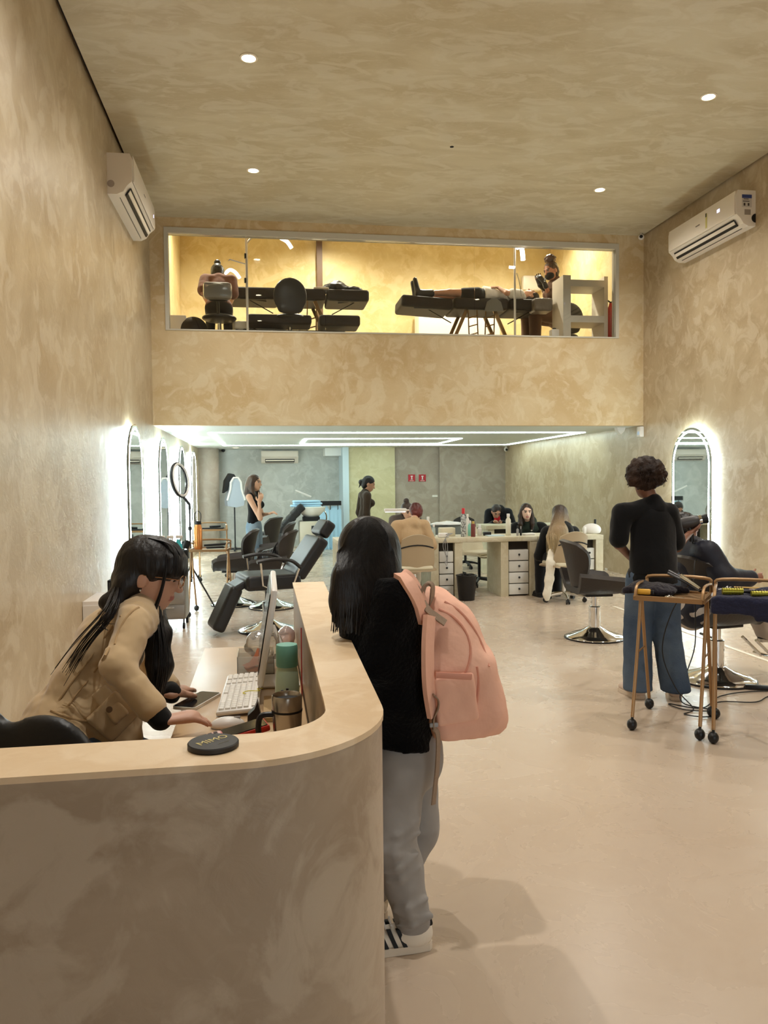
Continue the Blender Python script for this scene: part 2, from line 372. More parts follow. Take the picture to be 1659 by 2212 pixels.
# arched mirrors with halo light
mir_m = mat('mirror_silver', (235, 240, 240), .02, 1.0); halo_m = emission('mirror_led', (.80, .98, 1.0), E_MIRROR); back_m = mat('mirror_back', (60, 66, 64), .5)
def arch(w_, h0, h1, n=24):
    r = w_/2; return [(-r, h0)]+[(r, h0)]+[(r*math.cos(PI*i/n), h1-r+r*math.sin(PI*i/n)) for i in range(n+1)][0:]
def mirror(yc, side, label, w_=.95, z0=.3, z1=2.17):
    x = XL if side < 0 else XR; t = thing('wall_mirror', label, 'mirror', (x, yc, 0), 0, 'arched backlit mirrors of the styling stations')
    s = -side           # towards the room
    M = Matrix(((0, 0, s, 0), (1, 0, 0, 0), (0, 1, 0, 0), (0, 0, 0, 1)))
    O = arch(w_, z0, z1); 
    def inset(d): return [(p[0]*(w_/2-d)/(w_/2), (z0+d if abs(p[1]-z0) < 1e-6 else (p[1] if p[1] < z1-w_/2 else (z1-w_/2)+(p[1]-(z1-w_/2))*(w_/2-d)/(w_/2)))) for p in O]
    MB().prism(inset(.012), .045, .062, M).build('backing', back_m, t, smooth=None)
    MB().prism(inset(.0), .062, .068, M).build('mirror_glass', mir_m, t, smooth=None)
    def band(d0, d1, za, zb, name):
        A, B_ = inset(d0), inset(d1); n = len(A); V = []
        for P, z in ((A, za), (B_, za), (B_, zb), (A, zb)): V += [M @ Vector((p[0], p[1], z)) for p in P]
        F = []
        for k in range(4):
            for i in range(n): F.append([k*n+i, k*n+(i+1) % n, ((k+1) % 4)*n+(i+1) % n, ((k+1) % 4)*n+i])
        link_mesh(name, V, F, halo_m, t)
    band(.035, .06, .068, .0695, 'light_border'); band(.03, .05, .02, .045, 'halo_strip')
    return t
mirror(8.95, -1, 'arched backlit mirror on the left wall, nearest to the reception')
mirror(11.35, -1, 'arched backlit mirror on the left wall, second from the reception')
mirror(13.8, -1, 'arched backlit mirror on the left wall behind the ring light')
mirror(16.0, -1, 'arched backlit mirror on the left wall, farthest one')
mirror(9.43, 1, 'arched backlit mirror on the right wall beside the hairdresser')
mirror(6.95, 1, 'arched backlit mirror on the right wall, cut off by the picture edge')
# ================================================================ smooth bodies: distance field + surface nets
def v3(*a): return np.array(a[0] if len(a) == 1 else a, float)
class Body:
    def __init__(s, res): s.res = res; s.ops = []; s.cuts = []; s.nz = []
    def cone(s, a, b, ra, rb=None, k=.02, flat=None, sub=False):
        """tapered limb; flat=(axis, factor): thinner along axis"""
        s.ops.append(('c', v3(a), v3(b), ra, ra if rb is None else rb, k, flat, sub)); return s
    def chain(s, pts, rad, k=.02, flat=None):
        for i in range(len(pts)-1): s.cone(pts[i], pts[i+1], rad[i], rad[i+1], k, flat)
        return s
    def ell(s, c, r, R=None, k=.02, sub=False):
        s.ops.append(('e', v3(c), v3(r), np.eye(3) if R is None else np.array(R, float), None, k, None, sub)); return s
    def box(s, c, h, R=None, rd=.01, k=.01, sub=False):
        s.ops.append(('b', v3(c), v3(h), np.eye(3) if R is None else np.array(R, float), rd, k, None, sub)); return s
    def cut(s, p, n):       # removes what lies beyond the plane, n points outwards
        n = v3(n); s.cuts.append((v3(p), n/np.linalg.norm(n))); return s
    def noise(s, amp, freq, seed=0, stretch=(1, 1, 1)): s.nz.append((amp, freq, seed, stretch)); return s
    def mesh(s, smooth=1):
        h = s.res; lo = np.full(3, 1e9); hi = -lo; bx = []
        for o in s.ops:
            if o[0] == 'c': r = max(o[3], o[4]); a = np.minimum(o[1], o[2])-r; b = np.maximum(o[1], o[2])+r
            elif o[0] == 'e': e = np.abs(o[3]) @ o[2]; a, b = o[1]-e, o[1]+e
            else: e = np.abs(o[3]) @ (o[2]+o[4]); a, b = o[1]-e, o[1]+e
            bx.append((a, b))
            if not o[7]: lo = np.minimum(lo, a); hi = np.maximum(hi, b)
        mg = 4*h+sum(n[0] for n in s.nz); lo = lo-mg; hi = hi+mg
        n = np.ceil((hi-lo)/h).astype(int)+1
        F = np.full(n, .5, np.float32)
        ax = [np.arange(n[i], dtype=np.float32)*h+lo[i] for i in range(3)]
        for o, (a, b) in zip(s.ops, bx):
            m = o[5]+3*h+.012; i0 = np.clip(np.floor((a-m-lo)/h).astype(int), 0, n); i1 = np.clip(np.ceil((b+m-lo)/h).astype(int)+1, 0, n)
            if np.any(i1 <= i0): continue
            sl = tuple(slice(i0[q], i1[q]) for q in range(3))
            X, Y, Z = np.meshgrid(*[ax[q][sl[q]] for q in range(3)], indexing='ij', sparse=True)
            if o[0] == 'c':
                A, B_ = o[1], o[2]; d = B_-A; L2 = max(float(d @ d), 1e-9)
                t = np.clip(((X-A[0])*d[0]+(Y-A[1])*d[1]+(Z-A[2])*d[2])/L2, 0, 1)
                qx, qy, qz = X-A[0]-t*d[0], Y-A[1]-t*d[1], Z-A[2]-t*d[2]
                q2 = qx*qx+qy*qy+qz*qz
                if o[6] is not None:
                    nn, fac = v3(o[6][0]), o[6][1]; nn = nn/np.linalg.norm(nn); pn = qx*nn[0]+qy*nn[1]+qz*nn[2]; q2 = q2+pn*pn*(1/fac**2-1)
                D = np.sqrt(q2)-(o[3]+t*(o[4]-o[3]))
            else:
                R = o[3]; px, py, pz = X-o[1][0], Y-o[1][1], Z-o[1][2]
                u = [px*R[0, q]+py*R[1, q]+pz*R[2, q] for q in range(3)]
                if o[0] == 'e':
                    r = o[2]; k0 = np.sqrt((u[0]/r[0])**2+(u[1]/r[1])**2+(u[2]/r[2])**2); k1 = np.sqrt((u[0]/r[0]**2)**2+(u[1]/r[1]**2)**2+(u[2]/r[2]**2)**2)+1e-9
                    D = k0*(k0-1)/k1
                else:
                    e = [np.abs(u[q])-o[2][q]+o[4]*0 for q in range(3)]
                    D = np.sqrt(np.maximum(e[0], 0)**2+np.maximum(e[1], 0)**2+np.maximum(e[2], 0)**2)+np.minimum(np.maximum(e[0], np.maximum(e[1], e[2])), 0)-o[4]
            G = F[sl]; k = o[5]
            if o[7]: hh = np.maximum(k-np.abs(G+D), 0)/k; F[sl] = np.maximum(G, -D)+hh*hh*k*.25
            else: hh = np.maximum(k-np.abs(G-D), 0)/k; F[sl] = np.minimum(G, D)-hh*hh*k*.25
        if s.nz:
            X, Y, Z = np.meshgrid(*ax, indexing='ij', sparse=True)
            for amp, fr, sd, st in s.nz:
                g = np.random.default_rng(sd); acc = 0
                for q in range(5):
                    w_ = g.normal(size=3)*fr*np.array(st); ph = g.uniform(0, 6.28); acc = acc+np.sin(X*w_[0]+Y*w_[1]+Z*w_[2]+ph+1.3*np.sin(X*w_[1]*.7-Z*w_[0]*.6+Y*w_[2]*.5+ph*2))
                F = F+(amp*acc/5).astype(np.float32)
        for p, nn in s.cuts:
            X, Y, Z = np.meshgrid(*ax, indexing='ij', sparse=True)
            F = np.maximum(F, ((X-p[0])*nn[0]+(Y-p[1])*nn[1]+(Z-p[2])*nn[2]).astype(np.float32))
        I = F < 0
        c = [I[i:n[0]-1+i, j:n[1]-1+j, k:n[2]-1+k] for i in (0, 1) for j in (0, 1) for k in (0, 1)]
        anyv = c[0].copy(); allv = c[0].copy()
        for q in c[1:]: anyv |= q; allv &= q
        act = anyv & ~allv; idx = np.argwhere(act); m = len(idx)
        vid = np.full(act.shape, -1, np.int64); vid[act] = np.arange(m)
        acc = np.zeros((m, 3)); cnt = np.zeros(m)
        cor = [(i, j, k) for i in (0, 1) for j in (0, 1) for k in (0, 1)]
        for a in cor:
            for ax_ in range(3):
                if a[ax_]: continue
                b = list(a); b[ax_] = 1; fa = F[idx[:, 0]+a[0], idx[:, 1]+a[1], idx[:, 2]+a[2]]; fb = F[idx[:, 0]+b[0], idx[:, 1]+b[1], idx[:, 2]+b[2]]
                x = (fa < 0) != (fb < 0); t = np.where(x, fa/np.where(x, fa-fb, 1), 0); p = np.tile(np.array(a, float), (m, 1)); p[:, ax_] += t
                acc[x] += p[x]; cnt[x] += 1
        V = (idx+acc/cnt[:, None])*h+lo; Q = []
        for ax_ in range(3):
            o1, o2 = [q for q in range(3) if q != ax_]
            A = np.take(I, range(0, n[ax_]-1), ax_); B_ = np.take(I, range(1, n[ax_]), ax_); e = np.argwhere(A != B_)
            e = e[(e[:, o1] > 0) & (e[:, o2] > 0) & (e[:, o1] < n[o1]-1) & (e[:, o2] < n[o2]-1)]
            ins = A[e[:, 0], e[:, 1], e[:, 2]]; q4 = []
            for d1, d2 in ((-1, -1), (0, -1), (0, 0), (-1, 0)):
                f = e.copy(); f[:, o1] += d1; f[:, o2] += d2; q4.append(vid[f[:, 0], f[:, 1], f[:, 2]])
            q4 = np.stack(q4, 1); fl = ins if ax_ != 1 else ~ins
            q4[~fl] = q4[~fl][:, ::-1]; Q.append(q4)
        Q = np.concatenate(Q)
        for _ in range(smooth):
            S_ = np.zeros_like(V); C_ = np.zeros(len(V))
            for a in range(4):
                b = (a+1) % 4; np.add.at(S_, Q[:, a], V[Q[:, b]]); np.add.at(S_, Q[:, b], V[Q[:, a]]); np.add.at(C_, Q[:, a], 1); np.add.at(C_, Q[:, b], 1)
            V = V*.5+.5*S_/np.maximum(C_, 1)[:, None]
        return V, Q
    def build(s, name, m, parent, origin, smooth=1, paint=None, extra=None):
        V, Q = s.mesh(smooth); V = V-np.array(origin, float)
        if extra is not None and len(extra.V):
            n0 = len(V); E = np.array([tuple(v) for v in extra.V])-np.array(origin, float); V = np.concatenate([V, E]); FF = [tuple(q) for q in Q]+[tuple(i+n0 for i in f) for f in extra.F]
            me = bpy.data.meshes.new(name); me.from_pydata(V.tolist(), [], FF)
        else:
            me = bpy.data.meshes.new(name); nq = len(Q)
            me.vertices.add(len(V)); me.vertices.foreach_set('co', V.astype(np.float32).ravel()); me.loops.add(nq*4); me.loops.foreach_set('vertex_index', Q.astype(np.int32).ravel())
            me.polygons.add(nq); me.polygons.foreach_set('loop_start', np.arange(0, nq*4, 4, dtype=np.int32))
        me.update(calc_edges=True); me.validate()
        if paint is not None:
            col = np.ones((len(me.vertices), 4), np.float32); col[:, :3] = paint(V+np.array(origin, float)); at_ = me.color_attributes.new('tone', 'FLOAT_COLOR', 'POINT'); at_.data.foreach_set('color', col.ravel())
        return link(name, me, m, parent, 180)
def skin_mat(name):
    if name in MATS: return MATS[name]
    m = bpy.data.materials.new(name); m.use_nodes = True; nt = m.node_tree; b = nt.nodes['Principled BSDF']; a = nt.nodes.new('ShaderNodeAttribute'); a.attribute_name = 'tone'
    nt.links.new(a.outputs['Color'], b.inputs['Base Color']); b.inputs['Roughness'].default_value = .5; b.inputs['Subsurface Weight'].default_value = .0
    MATS[name] = m; return m
def hair_mat(name, c, c2=None, rough=.38):
    return mat(name, c, rough, spec=.5, bump=(60, .5, (1, 1, .12)), var=(5, .8, c2 or tuple(int(q*1.25) for q in c)))
def cloth_mat(name, c, rough=.85, sc=14, st=.5, var=None): return mat(name, c, rough, spec=.2, bump=(sc, st), sheen=.15, var=var)

# ---------------------------------------------------------------- people
def frame3(fwd, up):
    f = v3(fwd); f = f/np.linalg.norm(f); u = v3(up); u = u-f*(u @ f); u = u/np.linalg.norm(u); return np.stack([np.cross(f, u), f, u], 1)   # columns right, forward, up
def rotz(a): return np.array([[math.cos(a), -math.sin(a), 0], [math.sin(a), math.cos(a), 0], [0, 0, 1.0]])
def stand(base, yaw, H=1.63, lean=0.0, arms=None):
    """world joints of a standing figure; yaw 0 faces +Y, positive turns to the left"""
    R = rotz(yaw); b = v3(base); W_ = lambda x, y, z: b+R @ np.array([x*H, y*H, z*H])
    J = dict(base=b, R=R, H=H, pelvis=W_(0, 0, .53), waist=W_(0, .0+lean*.3, .61), chest=W_(0, .005+lean*.8, .73), neck=W_(0, -.005+lean*1.1, .835), head=W_(0, .015+lean*1.35, .93), fwd=R @ v3(0, 1, 0), up=v3(0, 0, 1))
    for s_, n in ((1, 'r'), (-1, 'l')):
        J['sh'+n] = W_(.108*s_, -.01+lean, .805); J['el'+n] = W_(.145*s_, -.03+lean*.8, .625); J['wr'+n] = W_(.15*s_, .03+lean*.5, .485)
        J['hip'+n] = W_(.052*s_, 0, .51); J['kn'+n] = W_(.06*s_, .012, .28); J['an'+n] = W_(.062*s_, -.015, .05); J['toe'+n] = W_(.075*s_, .10, .018)
    return J
def sit(base, yaw, H=1.63, seat=.46, lean=.0, knee=.0):
    """seated figure, base on the floor under the seat centre"""
    R = rotz(yaw); b = v3(base); dz = seat+.085-.53*H; W_ = lambda x, y, z: b+R @ np.array([x*H, y*H, z*H])+np.array([0, 0, dz])
    J = dict(base=b, R=R, H=H, pelvis=W_(0, -.04, .53), waist=W_(0, -.045+lean*.3, .61), chest=W_(0, -.04+lean*.8, .73), neck=W_(0, -.04+lean*1.15, .835-lean*.12), head=W_(0, -.015+lean*1.5, .925-lean*.22), fwd=R @ v3(0, 1, 0), up=v3(0, 0, 1))
    for s_, n in ((1, 'r'), (-1, 'l')):
        J['sh'+n] = W_(.108*s_, -.045+lean, .805-lean*.1); J['el'+n] = W_(.15*s_, .02+lean, .645-lean*.1); J['wr'+n] = W_(.09*s_, .16+lean, .63-lean*.1)
        J['hip'+n] = W_(.055*s_, -.03, .515); J['kn'+n] = W_(.075*s_, .225, .525); a = b+R @ np.array([.075*s_*H, .23*H-knee, 0]); J['an'+n] = a+v3(0, 0, .08); J['toe'+n] = a+R @ v3(0, .16, 0)+v3(0, 0, .03)
    return J
def hand(B_, wr, d, pn, size=1.0, curl=.35, spread=1.0, thumb=1):
    """palm and five fingers; d: direction of the hand, pn: direction the palm faces, thumb side +-1"""
    d = v3(d)/np.linalg.norm(d); pn = v3(pn)-d*(v3(pn) @ d); pn = pn/np.linalg.norm(pn); sd = np.cross(d, pn)*thumb; s_ = size
    pc = v3(wr)+d*.045*s_
    B_.cone(v3(wr)-d*.01, pc+d*.035*s_, .026*s_, .037*s_, .012, (pn, .5))
    for i, (o, L) in enumerate(((.031, .072), (.011, .080), (-.009, .075), (-.028, .058))):
        p0 = pc+d*.035*s_+sd*o*s_; a = p0; ang = curl*.5
        for q, l in enumerate((.45, .32, .23)):
            ang += curl*(.55 if q else .3); dd = d*math.cos(ang)+pn*math.sin(ang)+sd*o*2.2*spread*(1 if q == 0 else .3); dd = dd/np.linalg.norm(dd); b = a+dd*L*l*s_
            B_.cone(a, b, (.0098-.001*q)*s_, (.0088-.001*q)*s_, .004); a = b
    t0 = v3(wr)+d*.022*s_+sd*.022*s_; t1 = t0+(d*.45+sd*.8+pn*.25)*.036*s_; t2 = t1+(d*.9+sd*.3+pn*.3)*.032*s_
    B_.cone(t0, t1, .014*s_, .0115*s_, .01).cone(t1, t2, .011*s_, .009*s_, .004)
def head_shape(B_, c, R, s_=1.0, k=.015):
    W_ = lambda x, y, z: c+R @ (np.array([x, y, z])*s_)
    B_.ell(W_(0, -.012, .03), v3(.074, .094, .088)*s_, R, k); B_.ell(W_(0, .018, -.03), v3(.06, .07, .078)*s_, R, .03*s_)
    B_.ell(W_(0, .05, -.082), v3(.03, .026, .024)*s_, R, .03*s_)                       # chin
    B_.cone(W_(0, .082, .012), W_(0, .104, -.026), .008*s_, .0125*s_, .014*s_)          # nose
    B_.ell(W_(0, .079, -.058), v3(.024, .014, .012)*s_, R, .012*s_)                     # mouth
    for q in (1, -1):
        B_.ell(W_(.031*q, .084, .012), v3(.017, .013, .011)*s_, R, .012*s_, True)       # eye socket
        B_.ell(W_(.031*q, .0735, .010), v3(.013, .012, .011)*s_, R, .003)               # eye
        B_.ell(W_(.028*q, .08, .031), v3(.024, .010, .008)*s_, R, .014*s_)              # brow
        B_.ell(W_(.075*q, -.012, -.008), v3(.009, .021, .032)*s_, R, .008*s_)           # ear
def face_paint(c, R, s_, skin, lip=None, brow=(50, 34, 26), eye=True, nails=None):
    sk = np.array(srgb(*skin)[:3]); lp = np.array(srgb(*(lip or tuple(int(q*.8) for q in skin)))[:3]); br = np.array(srgb(*brow)[:3])
    def f(V):
        C_ = np.tile(sk, (len(V), 1)); L = (V-c) @ R/s_; x, y, z = np.abs(L[:, 0]), L[:, 1], L[:, 2]; fr = y > .045
        C_[fr & (x < .024) & (np.abs(z+.058) < .0085)] = lp
        C_[fr & (x > .010) & (x < .050) & (np.abs(z-.034-.05*(x-.03)) < .006)] = br
        if eye:
            C_[fr & (np.hypot((x-.031)/.014, (z-.010)/.006) < 1)] = (.36, .33, .31); C_[fr & (np.hypot(x-.031, z-.010) < .0072)] = (.03, .02, .015)
            C_[fr & (np.hypot((x-.031)/.017, (z-.018)/.004) < 1)] = (.03, .02, .018)
        if nails is not None:
            for p, r, cc in nails: C_[np.linalg.norm(V-p, axis=1) < r] = cc
        return C_
    return f
def skeleton(B_, J, g=0.0, parts='tahl', legk=1.0, fem=True, armk=1.0, k=.03):
    """limbs and trunk of a figure; g inflates them"""
    H = J['H']/1.63; R = J['R']; fl = (R @ v3(0, 1, 0), .72); hd = J.get('headR')
    if 't' in parts:
        ch, wa, pe = J['chest'], J['waist'], J['pelvis']; fl = (np.cross(v3(J['shr'])-v3(J['shl']), v3(J['neck'])-v3(pe)), .70)
        B_.cone(ch, wa, .118*H+g, .103*H+g, k, fl).cone(wa, pe, .10*H+g, .128*H+g, k, fl)
        B_.cone(v3(J['shl'])*.8+v3(J['shr'])*.2, v3(J['shr'])*.8+v3(J['shl'])*.2, .058*H+g, None, .04)
        B_.cone(ch, (v3(J['shl'])+v3(J['shr']))/2, .115*H+g, .085*H+g, .04, fl)
        if fem:
            sd = (v3(J['shr'])-v3(J['shl'])); sd = sd/np.linalg.norm(sd); fw2 = np.cross(v3(J['neck'])-v3(J['waist']), sd); fw2 = fw2/np.linalg.norm(fw2)
            for q in (1, -1): B_.ell(ch+fw2*.075*H+sd*q*.06*H, np.full(3, .058*H+g*.5), None, .04)
        if 'n' not in parts: B_.cone(J['neck'], v3(J['neck'])*.35+v3(J['head'])*.65, .05*H+g, .045*H+g, .02)
        for n in 'lr': B_.ell(v3(J['hip'+n])*.9+v3(pe)*.1, np.full(3, .088*H+g), None, .04)
    for n in 'lr':
        if 'a' in parts:
            B_.cone(J['sh'+n], J['el'+n], .049*H*armk+g, .038*H*armk+g, .03).cone(J['el'+n], J['wr'+n], .038*H*armk+g, .026*H*armk+g, .02)
        if 'l' in parts:
            B_.cone(J['hip'+n], J['kn'+n], .082*H+g, .055*H*legk+g, .03).cone(J['kn'+n], J['an'+n], .053*H*legk+g, .036*H*legk+g, .02)
def lerp(a, b, t): return v3(a)*(1-t)+v3(b)*t
def strands(paths, r0=.0016, r1=.0008, n=3, mb=None):
    b = mb or MB()
    for p in paths: q = len(p); b.tube(p, [r0+(r1-r0)*i/(q-1) for i in range(q)], n, cap=False)
    return b
def shoe(parent, an, toe, name, m_up, m_sole, o, s_=1.0):
    an = v3(an); toe = v3(toe); d = toe-an; d[2] = 0; L = np.linalg.norm(d); d = d/max(L, 1e-6); z0 = min(an[2]-.075, toe[2]-.03); z0 = max(z0, 0.0) if abs(z0) < .03 else z0
    heel = an-d*.022*s_; tip = an+d*.175*s_
    B_ = Body(.007).cone(np.array([*heel[:2], z0+.045]), np.array([*tip[:2], z0+.035]), .038*s_, .036*s_, .02, ((0, 0, 1), .9)).cone(np.array([*an[:2], z0+.05]), np.array([*an[:2], z0+.095]), .043*s_, .042*s_, .03)
    B_.cut((0, 0, z0+.018), (0, 0, -1)).cut((0, 0, z0+.105), (0, 0, 1)); u = B_.build(name, m_up, parent, o)
    sp = MB(); pr = []; sd = np.array([-d[1], d[0]])
    for t, w_ in ((-.055, .02), (-.045, .034), (0, .039), (.08, .041), (.14, .044), (.185, .038), (.215, .02)): pr.append((t*s_, w_*s_))
    poly = [an[:2]+d[:2]*t+sd*w_ for t, w_ in pr]+[an[:2]+d[:2]*t-sd*w_ for t, w_ in pr[::-1]]
    sp.prism([p-np.array(o[:2]) for p in poly], z0-o[2]+.001, z0-o[2]+.026).build('sole', m_sole, u, smooth=None); return u

def figure(J, label, skin=(190, 142, 116), top=None, top_g=.016, sleeve=1.0, bottom=None, bot_g=.014, legk=1.0, shoes=('black_matte', 'black_plastic'), hair='bun', hairc=None, res=.009, face=True, lip=None, hands=None, hem=None, fem=True, headR=None, hs=1.0, wide=0.0, group=None):
    """a dressed figure; hands: {'l': (dir, palm), 'r': ...}; sleeve: 0 none .. 1 full"""
    H = J['H']; t = thing('person', label, 'person', v3(J['base']), 0, group); o = v3(J['base']); hc = v3(J['head'])
    hR = headR if headR is not None else frame3(J['fwd'], J['up']); s_ = hs*H/1.63
    B_ = Body(min(res, .0075) if face else res); skeleton(B_, J, -.004, fem=fem); head_shape(B_, hc, hR, s_)
    for n, th in (('l', -1), ('r', 1)):
        d, pn = (hands or {}).get(n, (v3(J['wr'+n])-v3(J['el'+n]), J['fwd'])); hand(B_, J['wr'+n], d, pn, H/1.63*1.05, .5, 1, th)
    B_.build('body', skin_mat('skin'), t, o, 1, face_paint(hc, hR, s_, skin, lip))
    if top:
        B_ = Body(res); skeleton(B_, J, top_g, 'tn', fem=fem)
        B_.cone(lerp(J['neck'], J['head'], -.25), lerp(J['neck'], J['head'], .06), .062*s_+top_g, .054*s_+top_g*.6, .02)
        B_.cone(J['waist'], lerp(J['pelvis'], J['waist'], -.1), .105*s_+top_g, .135*s_+top_g+wide, .03, (np.cross(v3(J['shr'])-v3(J['shl']), (0, 0, 1)), .75))
        if sleeve > 0:
            for n in 'lr':
                e = v3(J['el'+n]); s0 = v3(J['sh'+n]); w_ = v3(J['wr'+n])
                if sleeve <= .5: B_.cone(s0, lerp(s0, e, sleeve*2), .056*s_+top_g, .052*s_+top_g, .03)
                else: B_.cone(s0, e, .052*s_+top_g, .041*s_+top_g, .03).cone(e, lerp(e, w_, (sleeve-.5)*2), .04*s_+top_g, .031*s_+top_g, .02)
        B_.noise(.004, 28, 3)
        up = v3(J['waist'])-v3(J['pelvis']); B_.cut(lerp(J['pelvis'], J['waist'], -.1 if hem is None else hem), -up)
        B_.build('top', top, t, o)
    if bottom:
        B_ = Body(res); skeleton(B_, J, bot_g, 'l', legk)
        B_.cone(J['pelvis'], lerp(J['hipl'], J['hipr'], .5), .125*s_+bot_g, .12*s_+bot_g, .03, (np.cross(v3(J['shr'])-v3(J['shl']), (0, 0, 1)), .8)); B_.cone(J['waist'], J['pelvis'], .10*s_+bot_g*.6, .12*s_+bot_g, .03, (np.cross(v3(J['shr'])-v3(J['shl']), (0, 0, 1)), .75))
        B_.cut(lerp(J['pelvis'], J['waist'], .75), v3(J['waist'])-v3(J['pelvis']))
        B_.noise(.003, 30, 6).build('trousers', bottom, t, o)
    if shoes:
        for n in 'lr': shoe(t, J['an'+n], J['toe'+n], 'shoe', shoes[0], shoes[1], o, H/1.63)
    if hair:
        W_ = lambda x, y, z: hc+hR @ (v3(x, y, z)*s_)
        B_ = Body(min(res, .008)); E_ = None
        B_.ell(W_(0, -.022, .042), v3(.083, .098, .088)*s_, hR, .02); B_.ell(W_(0, -.05, -.015), v3(.078, .065, .085)*s_, hR, .03)
        if hair in ('bun', 'top'):
            c = W_(0, -.125, .0) if hair == 'bun' else W_(0, -.06, .14); B_.ell(c, v3(.042, .038, .04)*s_, hR, .012).noise(.004, 70, 3)
        if hair == 'low':      # low bun with loose end
            B_.ell(W_(0, -.125, -.015), v3(.04, .042, .045)*s_, hR, .015); B_.cone(W_(0, -.12, -.04), W_(0, -.125, -.11), .018, .006, .01)
        if hair == 'short': B_.noise(.007, 45, 3)
        if hair == 'long':
            for q in (1, -1): B_.chain([W_(.065*q, -.005, .03), W_(.082*q, -.01, -.06), W_(.088*q, .02, -.17), W_(.08*q, .045, -.27)], [.03, .034, .034, .012], .02)
            B_.chain([W_(0, -.07, -.03), W_(0, -.085, -.16), W_(0, -.075, -.28)], [.08, .075, .03], .03); B_.noise(.004, 60, 3)
        B_.build('hair', hairc, t, o, 1, None, E_)
    return t, o, hc, hR, s_
# ================================================================ reception counter and desk
HC = 1.0
outer = [(XL+.002, 1.395), (-.06, 1.395)]+arc((-.06, 1.70), .305, -PI/2, 0, 14)[1:]+[(.275, 3.90)]
inner = [(.125, 3.90), (.125, 1.75)]+arc((-.03, 1.705), .155, 0, -PI/2, 12)[1:]+[(XL+.002, 1.55)]
def offs(d):
    o = [(XL+.002, 1.395-d), (-.06, 1.395-d)]+arc((-.06, 1.70), .305+d, -PI/2, 0, 14)[1:]+[(.275+d, 3.90+d)]
    i = [(.125-d, 3.90+d), (.125-d, 1.75)]+arc((-.03, 1.705), .155-d, 0, -PI/2, 12)[1:]+[(XL+.002, 1.55+d)]
    return o+i
ct = thing('reception_counter', 'curved beige plaster reception counter in the foreground', 'counter', (0, 0, 0))
MB().prism(outer+inner, 0, HC-.012).build('counter_wall', 'plaster_counter', ct, smooth=30)
MB().prism(offs(.003), HC-.012, HC).build('ledge', plaster('plaster_counter_lit', (228, 204, 170), (218, 190, 152), (238, 218, 188), rough=.4, scale=1.3, bump=.06), ct, smooth=30)  # counter plaster again, made paler: the light on its top put into colour
ZD = .72
mat('desk_laminate', (196, 164, 124), .35, var=(3, .6, (180, 148, 108)), bump=(4, .05))
dk = thing('reception_desk', 'tan desk top along the inside of the reception counter', 'desk', (0, 0, 0))
MB().bb((-.305, 1.58, ZD-.03), (.12, 3.74, ZD), bev=.004).build('desk_top', 'desk_laminate', dk)
for y in (1.62, 3.66): MB().bb((-.24, y-.02, 0), (.11, y+.02, ZD-.03)).build('end_panel', 'desk_laminate', dk, smooth=None)
mat('black_plastic', (20, 20, 22), .4); mat('black_matte', (16, 16, 17), .7); mat('white_plastic', (226, 222, 216), .35); mat('grey_plastic', (150, 150, 150), .4)
mat('chrome', (225, 228, 230), .08, 1.0); mat('steel', (190, 186, 180), .25, 1.0); mat('screen_dark', (22, 26, 28), .12); mat('gold_metal', (188, 150, 92), .3, 1.0)
# monitor
mo = thing('computer_monitor', 'thin white computer monitor seen edge on, on the desk', 'monitor', (-.005, 3.04, ZD))
R = Euler((0, math.radians(9.5), 0)).to_matrix()
MB().box((0, 0, .235), (.022, .63, .345), R, bev=.008).build('housing', 'white_plastic', mo)
MB().box(R @ Vector((-.0125, 0, 0))+Vector((0, 0, .245)), (.002, .605, .29), R).build('screen', 'screen_dark', mo, smooth=None)
MB().box((.06, 0, .12), (.012, .16, .20), Euler((0, math.radians(-22), 0)).to_matrix(), bev=.004).build('stand_neck', 'white_plastic', mo)
MB().box((.045, 0, .005), (.15, .19, .008), bev=.003).build('stand_foot', 'white_plastic', mo)
# keyboard
kb = thing('keyboard', 'white full-size keyboard lying in front of the monitor', 'keyboard', (-.102, 2.86, ZD+.003), math.radians(-1.5))
RK = Euler((0, math.radians(-4), 0)).to_matrix()
MB().box((0, 0, .012), (.142, .50, .016), RK, bev=.006).build('case', 'white_plastic', kb)
b = MB()
for r_ in range(6):
    x = .054-r_*.0205-(.006 if r_ else 0); n_ = 21
    for k in range(n_):
        if k in (14, 17) and r_ < 6: continue
        if r_ == 5 and 3 < k < 9: 
            if k == 4: b.box((x, -.235+.0224*6, .024-.0014*r_), (.017, .11, .008), bev=.002, seg=1)
            continue
        b.box((x, -.235+.0224*k+.011, .0255-.0014*r_), (.017, .0195, .008), bev=.002, seg=1)
b.build('keys', mat('key_white', (236, 232, 224), .45), kb, kind='stuff')
b = MB(); b.tube(spline([(.05, -.02, .036), (.03, -.03, .038), (.04, -.05, .036), (.0, -.045, .036), (-.02, -.06, .034), (-.01, -.075, .034)], 5), .0016, 6)
tag(b.xf(Matrix.Translation((-.075, 2.84, ZD))).build('hair_tie', mat('yellow_elastic', (216, 204, 60), .5)), 'loose yellow elastic lying on the white keyboard', 'elastic')
# notebook stack under the right side of the keyboard
nb = thing('notebook', 'pale notebook stack between keyboard and travel mug', 'notebook', (.03, 2.66, ZD))
MB().bb((-.05, -.13, 0), (.055, .13, .012), bev=.002).build('pages', mat('paper', (214, 196, 160), .7), nb); MB().bb((-.052, -.132, .012), (.057, .132, .015)).build('cover', mat('kraft', (188, 160, 118), .7), nb, smooth=None)
